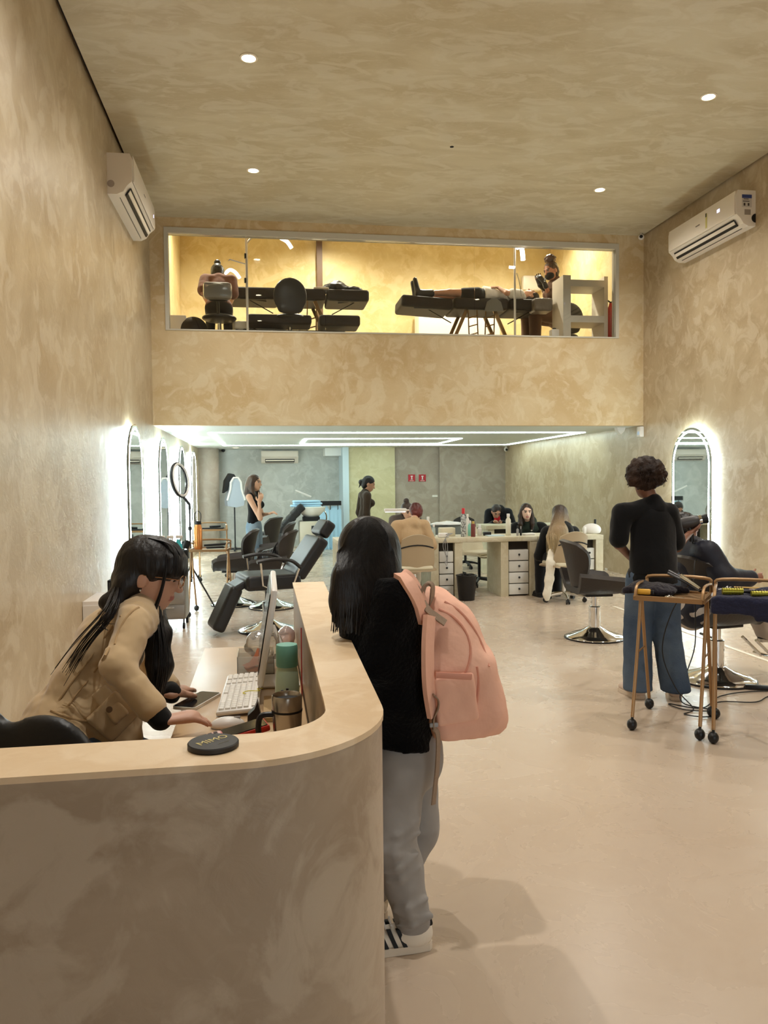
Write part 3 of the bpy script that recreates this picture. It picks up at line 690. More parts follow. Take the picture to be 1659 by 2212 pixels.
# mouse
ms = thing('computer_mouse', 'white computer mouse under the receptionist\'s hand', 'mouse', (-.135, 2.50, ZD))
B_ = Body(.0035).ell((0, 0, .008), (.055, .031, .026), None, .005).cut((0, 0, .001), (0, 0, -1)); B_.build('shell', 'white_plastic', ms, (0, 0, 0))
MB().box((.03, 0, .031), (.022, .006, .006), bev=.002).build('scroll_wheel', 'grey_plastic', ms)
# phone
pc = np.array([-.256, 2.81, ZD]); ang = math.atan2(2.937-2.74, -.236+.323)
ph = thing('smartphone', 'white-framed smartphone lying on the desk by the keyboard', 'phone', pc, ang)
MB().prism(rrect(.205, .088, .014), .001, .011).build('case', 'white_plastic', ph); MB().prism(rrect(.196, .080, .011), .011, .0118).build('screen', 'screen_dark', ph, smooth=None)
# card terminal and its black cradle
tm = thing('card_terminal', 'black card terminal with red edge behind the counter ledge', 'card terminal', (-.105, 2.33, ZD+.012), math.radians(14))
RT = Euler((0, math.radians(-10), 0)).to_matrix()
MB().box((.0, 0, .02), (.20, .082, .02), RT, bev=.006).build('body', mat('terminal_red', (200, 52, 34), .4), tm)
MB().box(RT @ Vector((.03, 0, .011))+Vector((0, 0, .02)), (.128, .074, .002), RT).build('screen', 'screen_dark', tm, smooth=None)
kp = MB().box(RT @ Vector((-.068, 0, .011))+Vector((0, 0, .02)), (.058, .074, .002), RT).build('keypad', mat('keypad_pink', (214, 178, 168), .5), tm, smooth=None)
b = MB()
for i in range(3):
    for j in range(4): b.box(RT @ Vector((-.052-.016*i, -.027+.018*j, .013))+Vector((0, 0, .02)), (.011, .012, .003), RT, bev=.001, seg=1)
b.build('keys', mat('keypad_grey', (92, 78, 76), .5), kp)
cr = MB().prism([(-.022, 0), (.03, 0), (.022, .03), (.012, .075), (.002, .05), (-.02, .03)], -.02, .02, Matrix(((1, 0, 0, -.052), (0, 0, -1, 2.53), (0, 1, 0, ZD), (0, 0, 0, 1))))
tag(cr.build('card_holder', 'black_plastic', smooth=None), 'small black pointed holder beside the white mouse', 'holder')
# travel mug
mg = thing('travel_mug', 'steel travel mug with black handle by the counter corner', 'mug', (.048, 2.21, ZD))
MB().lathe([(.034, 0), (.036, .004), (.043, .13), (.0435, .172), (.041, .176), (.0375, .172), (.036, .15), (.001, .15)], n=28, cap=True).build('cup', 'steel', mg)
MB().lathe([(.0438, .128), (.0445, .131), (.0438, .134)], n=28, cap=False).build('band', 'black_plastic', mg)
MB().lathe([(.0365, .163), (.001, .163)], n=28, cap=False).build('lid', 'black_matte', mg, smooth=None)
MB().tube(spline([(-.036, 0, .12), (-.072, 0, .118), (-.082, 0, .09), (-.078, 0, .04), (-.066, 0, .008)], 5), .0105, 8, flat=(1, .8)).build('handle', 'black_plastic', mg)
# pens in a holder behind the mug
pn = thing('pen_cup', 'cup of dark and blue pens behind the travel mug', 'pens', (.052, 2.33, ZD))
MB().lathe([(.034, 0), (.036, .085), (.033, .085), (.031, .01), (.001, .01)], n=20).build('cup', 'grey_plastic', pn)
for k, (dx, dy, c) in enumerate(((-.03, .0, 'pen_blue'), (-.015, .012, 'pen_navy'), (.0, .0, 'black_plastic'), (.012, .012, 'black_plastic'), (.026, -.004, 'pen_navy'))):
    m_ = mat(c, (36, 44, 130) if c == 'pen_blue' else (30, 34, 70), .4) if c != 'black_plastic' else MATS[c]
    MB().cyl((dx*.4, dy*.4, .012), (dx, dy, .145+.008*(k % 3)), .0042, n=8).build('pen', m_, pn)
# teal bottle
bt = thing('water_bottle', 'translucent green water bottle with teal lid by the monitor', 'bottle', (.056, 2.49, ZD))
MB().lathe([(.034, 0), (.038, .006), (.039, .12), (.036, .17), (.032, .19), (.031, .2)], n=28).build('bottle_body', mat('green_plastic', (186, 212, 188), .4), bt)
MB().lathe([(.0335, .192), (.035, .195), (.035, .255), (.033, .262), (.02, .264), (.001, .264)], n=28).build('lid', mat('teal_plastic', (116, 182, 166), .45), bt)
# clear acrylic organiser with hair clip and wrapped bags
clear = glass('clear_plastic', (.93, .93, .91), 2.2, .12, .16)
og = thing('acrylic_organiser', 'clear acrylic tray of small goods beyond the keyboard', 'tray', (-.03, 3.26, ZD))
b = MB(); w_, d_, h_ = .10, .09, .075
for a, c in (((-w_, -d_, 0), (w_*.5, -d_+.003, h_)), ((-w_, d_-.003, 0), (w_*.5, d_, h_)), ((-w_, -d_, 0), (-w_+.003, d_, h_)), ((w_*.5-.003, -d_, 0), (w_*.5, d_, h_)), ((-w_, -d_, .001), (w_*.5, d_, .004)), ((-w_, -.002, 0), (w_*.5, .001, h_))): b.bb(a, c)
b.build('tray', clear, og, smooth=None)
hc = thing('hair_clip', 'orange peach claw clip sticking out of the clear tray', 'hair clip', (-.06, 3.21, ZD+.045))
M = Matrix(((1, 0, 0, 0), (0, .3, -.95, 0), (0, .95, .3, 0), (0, 0, 0, 1)))
peach = mat('peach_plastic', (222, 140, 104), .4)
MB().prism([(-.05, -.012), (-.02, .0), (.0, .028), (.012, .055), (.03, .05), (.036, .03), (.05, .01), (.045, -.004), (.03, .0), (.02, -.012), (.0, -.016), (-.03, -.026)], -.006, .006, M).build('jaw', peach, hc)
MB().prism([(-.045, -.02), (-.01, -.014), (.02, -.022), (.04, -.03), (.02, -.04), (-.03, -.038)], -.012, .0, M).build('back_jaw', peach, hc); MB().cyl((.018, -.01, .005), (.018, .01, .012), .005, n=10).build('spring', 'steel', hc)
def bag(loc, s_, seed, label, m_=clear):
    t = thing('plastic_bag', label, 'bag', loc); Body(.008).ell((0, 0, s_[2]), s_, None, .01).noise(.012, 38, seed).noise(.006, 90, seed+1).cut((0, 0, .002), (0, 0, -1)).build('film', m_, t, (0, 0, 0)); return t
bag((-.02, 3.42, ZD), (.085, .06, .07), 3, 'crumpled clear plastic bag behind the acrylic tray')
bag((.07, 3.56, ZD), (.045, .06, .06), 5, 'pinkish clear bag of goods between monitor and counter wall', glass('pink_plastic', (.93, .80, .78), 2.0, .15, .3))
tag(MB().tube([(.116, 2.82, ZD), (.118, 2.86, .85), (.1215, 2.93, .95)], .0028, 6).build('red_stick', mat('red_wood', (150, 52, 44), .5)), 'thin red stick leaning on the inside of the counter wall', 'stick')
# coaster
cs = thing('coaster', 'round black coaster with gold lettering on the counter ledge', 'coaster', (-.108, 1.487, HC), math.radians(12))
MB().lathe([(.046, 0), (.048, .002), (.048, .009), (.046, .011), (.001, .011)], n=40).build('disc', mat('coaster_black', (34, 30, 28), .5), cs)
gl = mat('gold_print', (206, 190, 120), .4)
text_mesh('lettering', 'MIMO', .026, gl, cs, Matrix.Translation((.0, .006, .0112)) @ Matrix.Rotation(.5, 4, 'Z'), .0003)
text_mesh('small_lettering', '~~~~', .011, mat('gold_dim', (120, 108, 80), .5), cs, Matrix.Translation((.017, -.014, .0112)) @ Matrix.Rotation(.5, 4, 'Z'), .0003)
# white wall cabinet beyond the receptionist
cb = thing('wall_cabinet', 'white box cabinet against the left wall behind the receptionist', 'cabinet', (XL, 6.58, 0))
MB().bb((0, 0, .06), (.42, .52, .55), bev=.003).build('carcass', mat('cabinet_white', (226, 220, 214), .45), cb); MB().bb((0.004, -.012, .07), (.416, 0, .515)).build('door', 'white_plastic', cb, smooth=None)
MB().bb((.02, .02, 0), (.40, .5, .06)).build('plinth', 'black_matte', cb, smooth=None)
vb = thing('picture_cube', 'small black cube frame on the white cabinet', 'ornament', (-1.36, 6.98, .55))
b = MB(); q = .11
for x in (0, q):
    for z in (0, q): b.bb((x-.008, -.05, z), (x+.008, .05, z+.016))
    for y in (-.05, .05): b.bb((x-.008, y-.008, 0), (x+.008, y+.008, q+.016))
for z in (0, q):
    for y in (-.05, .05): b.bb((0, y-.008, z), (q, y+.008, z+.016))
b.build('cube_frame', 'black_matte', vb, smooth=None)
fl_ = thing('flower_vase', 'white flowers in a small pot on the white cabinet', 'vase', (-1.17, 7.0, .55))
MB().lathe([(.035, 0), (.05, .02), (.05, .09), (.04, .11), (.035, .11)], n=18).build('pot', 'white_plastic', fl_)
for k in range(9):
    a = k*2.4; r_ = .02+.006*k; MB().ball((r_*math.cos(a), r_*math.sin(a), .17+.02*math.sin(k*1.7)), (.028, .028, .022), 8, 6).build('flower', mat('petal', (228, 220, 200), .7), fl_)
MB().cyl((0, 0, .1), (0, 0, .17), .02, .05, n=10).build('stems', mat('stem_green', (110, 120, 80), .7), fl_)

# ================================================================ office chair of the receptionist
oc = thing('office_chair', 'black padded office chair behind the counter, lower left', 'chair', (-.60, 2.40, 0), math.radians(72))
# local +X is the way the sitter faces
blk = mat('black_leather', (17, 17, 18), .42, bump=(60, .1))
Body(.012).box((0, 0, .44), (.22, .22, .03), None, .035, .02).build('seat', blk, oc, (0, 0, 0))
B_ = Body(.012); B_.ell((-.29, .12, .76), (.05, .16, .20), None, .05).ell((-.29, -.12, .73), (.05, .16, .18), None, .05).build('backrest', blk, oc, (0, 0, 0))
for s_ in (-1, 1):
    b = MB(); b.tube(spline([(-.2, .25*s_, .42), (-.16, .28*s_, .55), (-.1, .285*s_, .655)], 4), .016, 8); b.build('arm_support', 'black_plastic', oc)
    Body(.01).cone((-.17, .285*s_, .665), (.12, .285*s_, .665), .035, .03, .01, ((0, 0, 1), .5)).build('armrest', blk, oc, (0, 0, 0))
MB().box((-.28, 0, .5), (.02, .07, .3), Euler((0, -.25, 0)).to_matrix(), bev=.006).build('back_bracket', 'black_plastic', oc)
MB().cyl((0, 0, .09), (0, 0, .42), .028, n=16).build('gas_lift', 'black_plastic', oc)
def star_base(parent, m_leg, m_wheel, r=.28, z=.075, n=5, a0=.3):
    for k in range(n):
        a = a0+2*PI*k/n; d = Vector((math.cos(a), math.sin(a), 0)); s = MB(); s.tube([d*.02+Vector((0, 0, z+.03)), d*r*.6+Vector((0, 0, z+.015)), d*r+Vector((0, 0, z-.01))], [.024, .019, .014], 8); lg = s.build('base_leg', m_leg, parent)
        t = Vector((-d.y, d.x, 0)); c = d*r+Vector((0, 0, .028)); w = MB(); w.cyl(c-t*.022, c-t*.006, .028, n=14); w.cyl(c+t*.006, c+t*.022, .028, n=14); w.cyl(c, c+Vector((0, 0, .04)), .008, n=8); w.build('caster', m_wheel, lg)
star_base(oc, 'black_plastic', 'black_plastic')

# ================================================================ receptionist
SK1 = skin_mat('skin')
def mkperson(J, label, o=None):
    t = thing('person', label, 'person', v3(J['base'])); return t, v3(J['base'])
J = dict(base=v3(-.72, 2.60, 0), R=rotz(-PI/2), H=1.60)
W1 = at(352, 1566, 2.44); 
J.update(pelvis=at(140, 1570, 2.66), waist=at(168, 1478, 2.68), chest=at(228, 1388, 2.70), neck=at(282, 1312, 2.70), head=at(326, 1243, 2.70))
J.update(shr=at(292, 1345, 2.54), shl=at(300, 1330, 2.86), elr=at(256, 1440, 2.42), wrr=atz(350, 1557, .790), ell=at(330, 1440, 2.98), wrl=atz(372, 1500, .765))
J.update(hipr=at(150, 1590, 2.57), hipl=at(150, 1585, 2.76), knr=v3(-.42, 2.55, .52), knl=v3(-.40, 2.8, .52), anr=v3(-.47, 2.5, .08), anl=v3(-.42, 2.85, .08), toer=v3(-.30, 2.5, .03), toel=v3(-.25, 2.85, .03))
hR = frame3((1, -.06, -.26), (.26, 0, 1)); J['headR'] = hR; hc_ = v3(J['head'])
rec, o = mkperson(J, 'receptionist in beige corduroy jacket leaning over the desk, glasses and long black hair')
B_ = Body(.005); skeleton(B_, J, -.004, k=.03); head_shape(B_, hc_, hR, 1.0)
m_pos = v3(-.10, 2.50, .757)
hand(B_, J['wrr'], atz(448, 1541, .790)-v3(J['wrr']), (0, 0, -1), 1.0, .40, 1.1, 1)
hand(B_, J['wrl'], atz(440, 1462, .735)-v3(J['wrl']), (0, 0, -1), 1.0, .18, 1.2, -1)
nd = atz(440, 1462, .735)
B_.build('body', SK1, rec, o, 1, face_paint(hc_, hR, 1.0, (200, 154, 130), (170, 104, 96), (26, 20, 18), True, [(nd+v3(0, dy, 0), .022, (.012, .01, .01)) for dy in (-.03, 0, .03)]))
jm = mat('corduroy', (204, 178, 140), .9, spec=.2, sheen=.3, bump=(7, .8), var=(5, .6, (190, 162, 122)))
B_ = Body(.007); skeleton(B_, J, .018, 'tn', k=.03)
B_.cone(J['pelvis'], lerp(J['pelvis'], J['waist'], -.35), .138, .142, .03, ((0, 1, 0), 1.15))
B_.cone(J['neck'], lerp(J['neck'], J['head'], .1), .075, .068, .02)
for n in 'lr': B_.cone(J['sh'+n], J['el'+n], .056, .050, .035).cone(J['el'+n], lerp(J['el'+n], J['wr'+n], .72), .049, .042, .02)
B_.chain([at(215, 1470, 2.66), at(238, 1530, 2.62), at(250, 1600, 2.60)], [.09, .085, .085], .04)
wz = lerp(J['pelvis'], J['waist'], -.42); B_.noise(.006, 24, 5).noise(.004, 55, 9).noise(.002, 110, 4)
for n in 'lr': e, w_ = v3(J['el'+n]), v3(J['wr'+n]); 
B_.cut(at(200, 1612, 2.6), (.1, 0, -1))
jk = B_.build('jacket', jm, rec, o)
# cuffs, collar, pocket with button, back seams
for n in 'lr':
    e, w_ = v3(J['el'+n]), v3(J['wr'+n]); Body(.006).cone(lerp(e, w_, .64), lerp(e, w_, .75), .045, .046, .01).build('cuff', jm, jk, o)
    Body(.006).cone(lerp(e, w_, .66), lerp(e, w_, .97), .038, .034, .01).noise(.003, 60, 3).build('undersleeve', cloth_mat('black_knit', (14, 13, 14)), rec, o)
B_ = Body(.006); nk = lerp(J['neck'], J['head'], .1); ax_ = v3(J['head'])-v3(J['neck']); B_.cone(lerp(J['neck'], J['head'], -.12), nk, .085, .072, .01); B_.build('collar', jm, jk, o)
def patch(obj, px, py, hw, hh, th, name, roll=0.0, m_=None, lift=.0):
    p, n = hit(obj, px, py, lift)
    if p is None: return None, None, None
    n = v3(n); up = v3(.55, 0, 1); R_ = frame3(-n, up)      # right, into surface, up
    c, s2 = math.cos(roll), math.sin(roll); Q = R_ @ np.array([[c, 0, -s2], [0, 1, 0], [s2, 0, c]])
    return Body(.0045).box(p-o*0, (hw, th, hh), Q, .006, .008).noise(.002, 60, 3).build(name, m_ or jm, obj, o), p, n
patch(jk, 245, 1548, .05, .055, .004, 'pocket', -.35)
_, p_, n_ = patch(jk, 238, 1522, .055, .022, .008, 'pocket_flap', -.35)
bq, bn = hit(jk, 238, 1532, .008)
if bq is not None: MB().cyl(v3(bq)-o, v3(bq)-o+v3(bn)*.008, .010, n=14).build('button', mat('button_brown', (120, 92, 62), .4), jk)
def seamline(px, name='seam', r=.0035, lift=.0005):
    P = hits(jk, px, lift)
    if len(P) > 2: MB().tube([v3(p)-o for p in spline(P, 3)], r, 6).build(name, mat('corduroy_seam', (182, 152, 112), .9), jk)
seamline([(300, 1312), (284, 1322), (268, 1342), (255, 1368), (248, 1392)]); seamline([(236, 1400), (222, 1425), (205, 1450), (185, 1476), (165, 1500), (148, 1524)]); seamline([(262, 1330), (230, 1372), (196, 1420), (160, 1468), (128, 1512)])
seamline([(110, 1535), (140, 1548), (170, 1556), (205, 1560)])
jeans = cloth_mat('jeans_blue', (88, 108, 134), .85, 30, .3, var=(6, .6, (66, 86, 116)))
B_ = Body(.01); skeleton(B_, J, .002, 'l'); B_.cone(lerp(J['pelvis'], J['waist'], -.2), lerp(J['hipr'], J['hipl'], .5), .10, .10, .03); B_.build('trousers', jeans, rec, o)
for n in 'lr': shoe(rec, J['an'+n], J['toe'+n], 'shoe', 'black_matte', 'black_plastic', o)
# hair: cap with fringe, thick fall in front, thin locks over the back
hm = hair_mat('hair_black', (13, 10, 10), (24, 17, 16), .48)
HW = lambda x, y, z: hc_+hR @ v3(x, y, z)
B_ = Body(.006); B_.ell(HW(0, -.02, .045), (.084, .102, .088), hR, .02).ell(HW(0, -.05, -.01), (.08, .066, .09), hR, .03)
B_.cone(HW(-.02, -.065, -.04), HW(-.02, -.06, -.12), .062, .05, .03)
B_.ell(HW(0, .004, .05), (.079, .104, .076), hR, .03)
for q in np.linspace(-.06, .06, 9): B_.cone(HW(q, .085-6*q*q, .075), HW(q*1.1, .098-7*q*q, .032), .011, .007, .025)
for q in (1, -1): B_.cone(HW(.070*q, .02, .06), HW(.077*q, .02, .01), .016, .008, .02)
# fall on the far side / in front of the chest
B_.chain([HW(-.06, -.03, .0), HW(-.075, .0, -.10), at(338, 1370, 2.66), at(345, 1440, 2.62), at(338, 1498, 2.60)], [.05, .05, .045, .040, .018], .03)
B_.chain([HW(.06, -.06, -.04), HW(.06, -.085, -.11), lerp(J['neck'], J['chest'], .1)+v3(-.06, -.06, .04)], [.035, .035, .02], .03)
E_ = MB(); ps = []; g = np.random.default_rng(11)
for k in range(70):   # fringe hairs
    q = g.uniform(-.07, .07); ps.append(spline([HW(q*.6, -.03, .126), HW(q*.8, .04, .124), HW(q, .088-4*q*q, .098), HW(q*1.1, .110-7*q*q, .06), HW(q*1.12+g.normal()*.004, .110-7*q*q+g.normal()*.004, .024+g.normal()*.010)], 4))
for k in range(26):   # locks lying over the back
    s0 = HW(.05, -.085, -.05); j = g.normal(size=3)*.012
    ps.append(spline([s0+j*.5, at(244, 1315, 2.52)+j, at(215, 1350, 2.50)+j, at(178, 1395, 2.50)+j*1.2, at(146, 1445, 2.52)+j*1.5], 6))
for k in range(6):
    j = g.normal(size=3)*.007; ps.append(spline([HW(.06, -.08, -.06), at(240, 1320, 2.5)+j, at(222, 1352, 2.49)+j, at(232, 1362, 2.48)+j*1.6], 6))
for k in range(11):   # side lock in front of the ear
    j = g.normal(size=3)*.004; ps.append(spline([HW(.073, .045, .09), HW(.082, .055, .04)+j, HW(.083, .058, -.03)+j, HW(.078, .05, -.10)+j*1.4, HW(.07, .035, -.16)+j*2], 5))
for k in range(40):
    j = g.normal(size=3)*.016; ps.append(spline([HW(-.05, .0, -.02)+j*.4, at(345, 1350, 2.62)+j*.6, at(350, 1430, 2.58)+j, at(340, 1500+g.uniform(-12, 14), 2.57)+j*.7], 6))
strands(ps, .0022, .0009, 4, E_); B_.noise(.003, 70, 4).build('hair', hm, rec, o, 1, None, E_)
# glasses, earring, ring
gl_ = MB()
for q in (1, -1):
    c0 = HW(.033*q, .108, .006); pts = [c0+hR @ v3(.024*math.cos(a)*(1+.1*abs(math.cos(a))), -.004*math.cos(a)*q*1.0, .021*math.sin(a)) for a in np.linspace(0, 2*PI, 20, endpoint=False)]
    gl_.tube([p-o for p in pts], .0018, 6, closed=True); gl_.tube([p-o for p in (HW(.058*q, .104, .014), HW(.08*q, .05, .012), HW(.082*q, -.01, .006), HW(.08*q, -.03, -.012))], .0013, 6)
gl_.tube([p-o for p in (HW(-.010, .109, .01), HW(0, .113, .014), HW(.010, .109, .01))], .0013, 6)
g_ = gl_.build('glasses', mat('glasses_gold', (190, 150, 120), .25, 1.0), rec)
for q in (1, -1): MB().ball(HW(.080*q, -.008, -.044)-o, .0045, 8, 6).build('earring', 'chrome', rec)
rp = v3(J['wrr'])+(m_pos-v3(J['wrr']))*.0; d_ = (atz(448, 1541, .790)-v3(J['wrr'])); d_ = d_/np.linalg.norm(d_); rp = v3(J['wrr'])+d_*.098; sdv = np.cross(d_, v3(0, 0, -1))
MB().tube([rp+sdv*.0-o+(sdv*math.cos(a)*.0115+v3(0, 0, 1)*math.sin(a)*.0115) for a in np.linspace(0, 2*PI, 14, endpoint=False)], .0022, 6, closed=True).build('ring', mat('ring_gold', (220, 190, 110), .2, 1.0), rec)
# ================================================================ customer with the pink backpack
J = dict(base=v3(.38, 2.5, 0), R=rotz(PI/2), H=1.44)
J.update(pelvis=at(868, 1610, 2.54), waist=at(858, 1530, 2.54), chest=at(842, 1390, 2.54), neck=at(812, 1262, 2.55), head=at(790, 1190, 2.55), fwd=v3(-1, 0, 0))
J.update(shl=at(845, 1288, 2.42), shr=at(838, 1282, 2.68), ell=at(812, 1430, 2.42), elr=at(800, 1430, 2.68), wrl=at(790, 1360, 2.50), wrr=at(790, 1350, 2.60))
J.update(hipl=at(862, 1650, 2.45), hipr=at(890, 1640, 2.63), knl=at(852, 1826, 2.41), knr=at(905, 1800, 2.63), anl=v3(.445, 2.405, .085), anr=v3(.33, 2.60, .085), toel=v3(.25, 2.40, .03), toer=v3(.15, 2.60, .03))
cu, o = mkperson(J, 'customer with long dark hair, black fleece and grey trousers standing at the counter')
hR = frame3((-.80, .58, -.16), (-.16, 0, 1)); hc_ = v3(J['head'])
B_ = Body(.009); skeleton(B_, J, -.006); head_shape(B_, hc_, hR, .88)
for n, th in (('l', 1), ('r', -1)): hand(B_, J['wr'+n], (-.2, .1 if n == 'l' else -.1, .9), (-1, 0, -.3), .9, .7, 1, th)
B_.build('body', SK1, cu, o, 1, face_paint(hc_, hR, .88, (176, 132, 108)))
fleece = mat('black_fleece', (9, 9, 10), 1.0, spec=.1, bump=(90, .6), sheen=.1)
B_ = Body(.008); skeleton(B_, J, .03, 'ta', armk=1.25)
for dy in (-.10, .10):
    B_.chain([at(842, 1300, 2.55)+v3(0, dy*.9, 0), at(830, 1390, 2.55)+v3(0, dy*.7, 0), at(852, 1490, 2.55)+v3(0, dy*.6, 0), at(864, 1590, 2.55)+v3(0, dy*.5, 0)], [.10, .118, .112, .11], .05)
B_.cone(at(790, 1330, 2.50), at(795, 1420, 2.50), .075, .085, .05)
B_.noise(.006, 22, 2).noise(.003, 60, 3)
fj = B_.cut(at(868, 1592, 2.54), (-.13, 0, -1)).cut(lerp(J['neck'], J['head'], .35), (0, 0, 1)).build('fleece_jacket', fleece, cu, o)
tr = mat('grey_trousers', (152, 148, 144), .8, spec=.2, bump=(9, .5), sheen=.1, var=(3, .5, (138, 134, 130)))
B_ = Body(.007); B_.ell(at(872, 1640, 2.54), (.118, .155, .115), None, .03)
for n, dy in (('l', 0), ('r', 0)):
    h, k, a = v3(J['hip'+n]), v3(J['kn'+n]), v3(J['an'+n]); B_.cone(h, k, .092, .068, .03).cone(k, a+v3(0, 0, .0), .066, .060, .02)
    B_.ell(lerp(k, a, .3)+v3(.012, 0, 0), (.062, .06, .09), None, .03)
B_.ell(at(905, 1620, 2.5), (.08, .1, .1), None, .04)
def folds(n, z, tl, r=.007, w_=.055, rad=.064):
    k, a, h = v3(J['kn'+n]), v3(J['an'+n]), v3(J['hip'+n]); c = lerp(a, k, (z-a[2])/(k[2]-a[2])) if z < k[2] else lerp(k, h, (z-k[2])/(h[2]-k[2]))
    c[2] = z; B_.chain([c+v3(-w_, -rad*.72, -tl), c+v3(-.01, -rad-.002, -tl*.2), c+v3(w_, -rad*.68, tl)], [r*.4, r, r*.5], .016)
for z, tl, w_ in ((.40, .03, .05), (.365, .022, .058), (.335, -.012, .05), (.30, .03, .055), (.262, .018, .045)): folds('l', z, tl, .0095, w_+.012, .066)
for z, tl in ((.165, .012), (.135, -.010), (.108, .008)): folds('l', z, tl, .010, .058, .062)
for z, tl in ((.42, .02), (.36, .02), (.30, -.015)): folds('r', z, tl, .006)
kf = at(850, 1845, 2.41)
B_.noise(.005, 22, 8, (.5, .5, 1.6)).noise(.0035, 60, 5, (.35, .35, 1.7)).cut((0, 0, .062), (0, 0, -1)).build('trousers', tr, cu, o)
# white trainers with three dark stripes
wl = mat('white_leather', (222, 212, 196), .5); ws = mat('white_sole', (214, 202, 184), .55)
for n in 'lr':
    u = shoe(cu, J['an'+n], J['toe'+n], 'trainer', wl, ws, o, 1.06); an = v3(J['an'+n])-o; sd = -1
    for sd in (-1, 1):
        for q in range(3):
            x = -.052-.030*q; M = Matrix.Translation((an[0]+x, an[1], 0))
            y0, y1 = sd*.0475, sd*.034
            V = [(x+an[0]-.000, an[1]+y0, .028), (x+an[0]+.014, an[1]+y0, .028), (x+an[0]-.010+.014, an[1]+y1, .078), (x+an[0]-.010, an[1]+y1, .078)]
            dz = [(p[0]-.012*(p[2] < .05)*-1, p[1], p[2]) for p in V]
            b = MB(); b.add([(p[0], p[1], p[2]) for p in dz]+[(p[0], p[1]-sd*.012, p[2]) for p in dz], [[0, 1, 2, 3], [7, 6, 5, 4], [0, 4, 5, 1], [1, 5, 6, 2], [2, 6, 7, 3], [3, 7, 4, 0]]); b.build('stripe', 'black_matte', u, smooth=None)
    MB().box((an[0]+.05, an[1], .09), (.018, .045, .035), Euler((0, -.25, 0)).to_matrix(), bev=.006).build('heel_tab', 'black_matte', u)
    b = MB()
    for q in range(5): x = an[0]-.075-.018*q; z = .098-.008*q; b.tube([(x, an[1]-.026, z-.008), (x-.004, an[1], z+.002), (x, an[1]+.026, z-.008)], .003, 6)
    b.build('laces', 'white_plastic', u)
# long straight hair
hm2 = hair_mat('hair_dark', (11, 9, 8), (24, 17, 15), .5)
HW = lambda x, y, z: hc_+hR @ v3(x, y, z)
B_ = Body(.007); B_.ell(HW(0, -.010, .026), (.078, .093, .086), hR, .02).ell(HW(0, -.012, -.04), (.076, .082, .10), hR, .05)
B_.chain([HW(0, -.02, .0), at(792, 1250, 2.49), at(788, 1300, 2.46), at(785, 1352, 2.44)], [.082, .080, .074, .03], .06)
B_.chain([HW(-.05, -.02, -.03), at(756, 1250, 2.47), at(744, 1305, 2.46), at(738, 1345, 2.46)], [.05, .038, .03, .012], .06)
B_.chain([HW(.05, -.03, -.03), at(828, 1230, 2.48), at(832, 1290, 2.44)], [.05, .04, .03], .04)
hr_ = B_.build('hair', hm2, cu, o)
E_ = MB(); ps = []; g = np.random.default_rng(5)
for k in range(460):
    t = g.uniform(-1, 1); w_ = 2.0*t; x0 = 792+t*60; y1 = 1345+g.uniform(-25, 30)-abs(t)*8; P = []; last = None; bx_ = 4+8*(t < 0)
    for xx, yy in ((796+t*22, 1120+10*t*t), (794+t*40, 1134+20*t*t), (793+t*50, 1160+20*t*t), (x0-2, 1195), (x0-bx_*.2*abs(t)*(1 if t < 0 else -1), 1230), (x0-bx_*.6*abs(t)*(1 if t < 0 else -1), 1265), (x0-bx_*abs(t)*(1 if t < 0 else -1)+g.normal()*2, 1300), (x0-bx_*1.2*abs(t)*(1 if t < 0 else -1)+g.normal()*4, y1)):
        h = hit(hr_, xx, yy, .0025)[0]
        if h is None: h = at(xx, yy, last) if last else None
        if h is not None: P.append(h); last = h[1]
    if len(P) > 3: ps.append(spline([p-o for p in P], 3))
strands(ps, .0030, .0014, 4, E_); E_.build('hair_strands', hm2, cu)

# ---------------------------------------------------------------- backpack
pk = mat('pink_canvas', (240, 190, 166), .75, spec=.25, bump=(16, .5), var=(5, .5, (230, 174, 150))); web = mat('grey_webbing', (150, 128, 108), .8, bump=(200, .3)); zp = mat('pink_zip', (212, 148, 126), .6)
bk = thing('backpack', 'pale pink canvas backpack with side pocket on the customer\'s back', 'backpack', at(990, 1560, 2.5)); o = v3(bk.location)
top, bot = at(940, 1310, 2.52), at(990, 1520, 2.52)
B_ = Body(.007)
RB = frame3((0, 1, 0), (-.20, 0, 1))
B_.box(at(990, 1492, 2.50), (.072, .085, .085), RB, .055, .03).ell(at(968, 1390, 2.51), (.115, .15, .155), RB, .05).ell(at(945, 1325, 2.52), (.07, .12, .09), RB, .05).box(at(950, 1480, 2.50), (.03, .085, .11), RB, .04, .03)
B_.noise(.006, 22, 6).noise(.0035, 55, 2).noise(.002, 110, 7).cut(at(985, 1572, 2.50), (.0, 0, -1)); mb_ = B_.build('main_bag', pk, bk, o)
RS = frame3((0, -1, 0), (-.10, 0, 1))
Body(.005).box(at(983, 1508, 2.362), (.056, .010, .066), RS, .012, .01).noise(.003, 50, 4).build('side_pocket', pk, bk, o)
hm_ = MB().box(v3(at(980, 1460, 2.335))-o, (.118, .008, .02), Euler((0, .10, 0)).to_matrix(), bev=.003).build('pocket_hem', zp, bk)
fp = Body(.006).box(at(1046, 1520, 2.50), (.022, .085, .05), frame3((0, 1, 0), (-.22, 0, 1)), .022, .01).noise(.003, 50, 7).build('front_pocket', pk, bk, o)
MB().tube([v3(p)-o for p in (at(1066, 1488, 2.40), at(1062, 1500, 2.40), at(1068, 1514, 2.40), at(1066, 1530, 2.40))], .0035, 6).build('zipper_pull', 'steel', fp)
def bseam(px, name, m_, r=.004):
    P = hits(mb_, px, .001)
    if len(P) > 2: MB().tube([v3(p)-o for p in spline(P, 3)], r, 6).build(name, m_, bk)
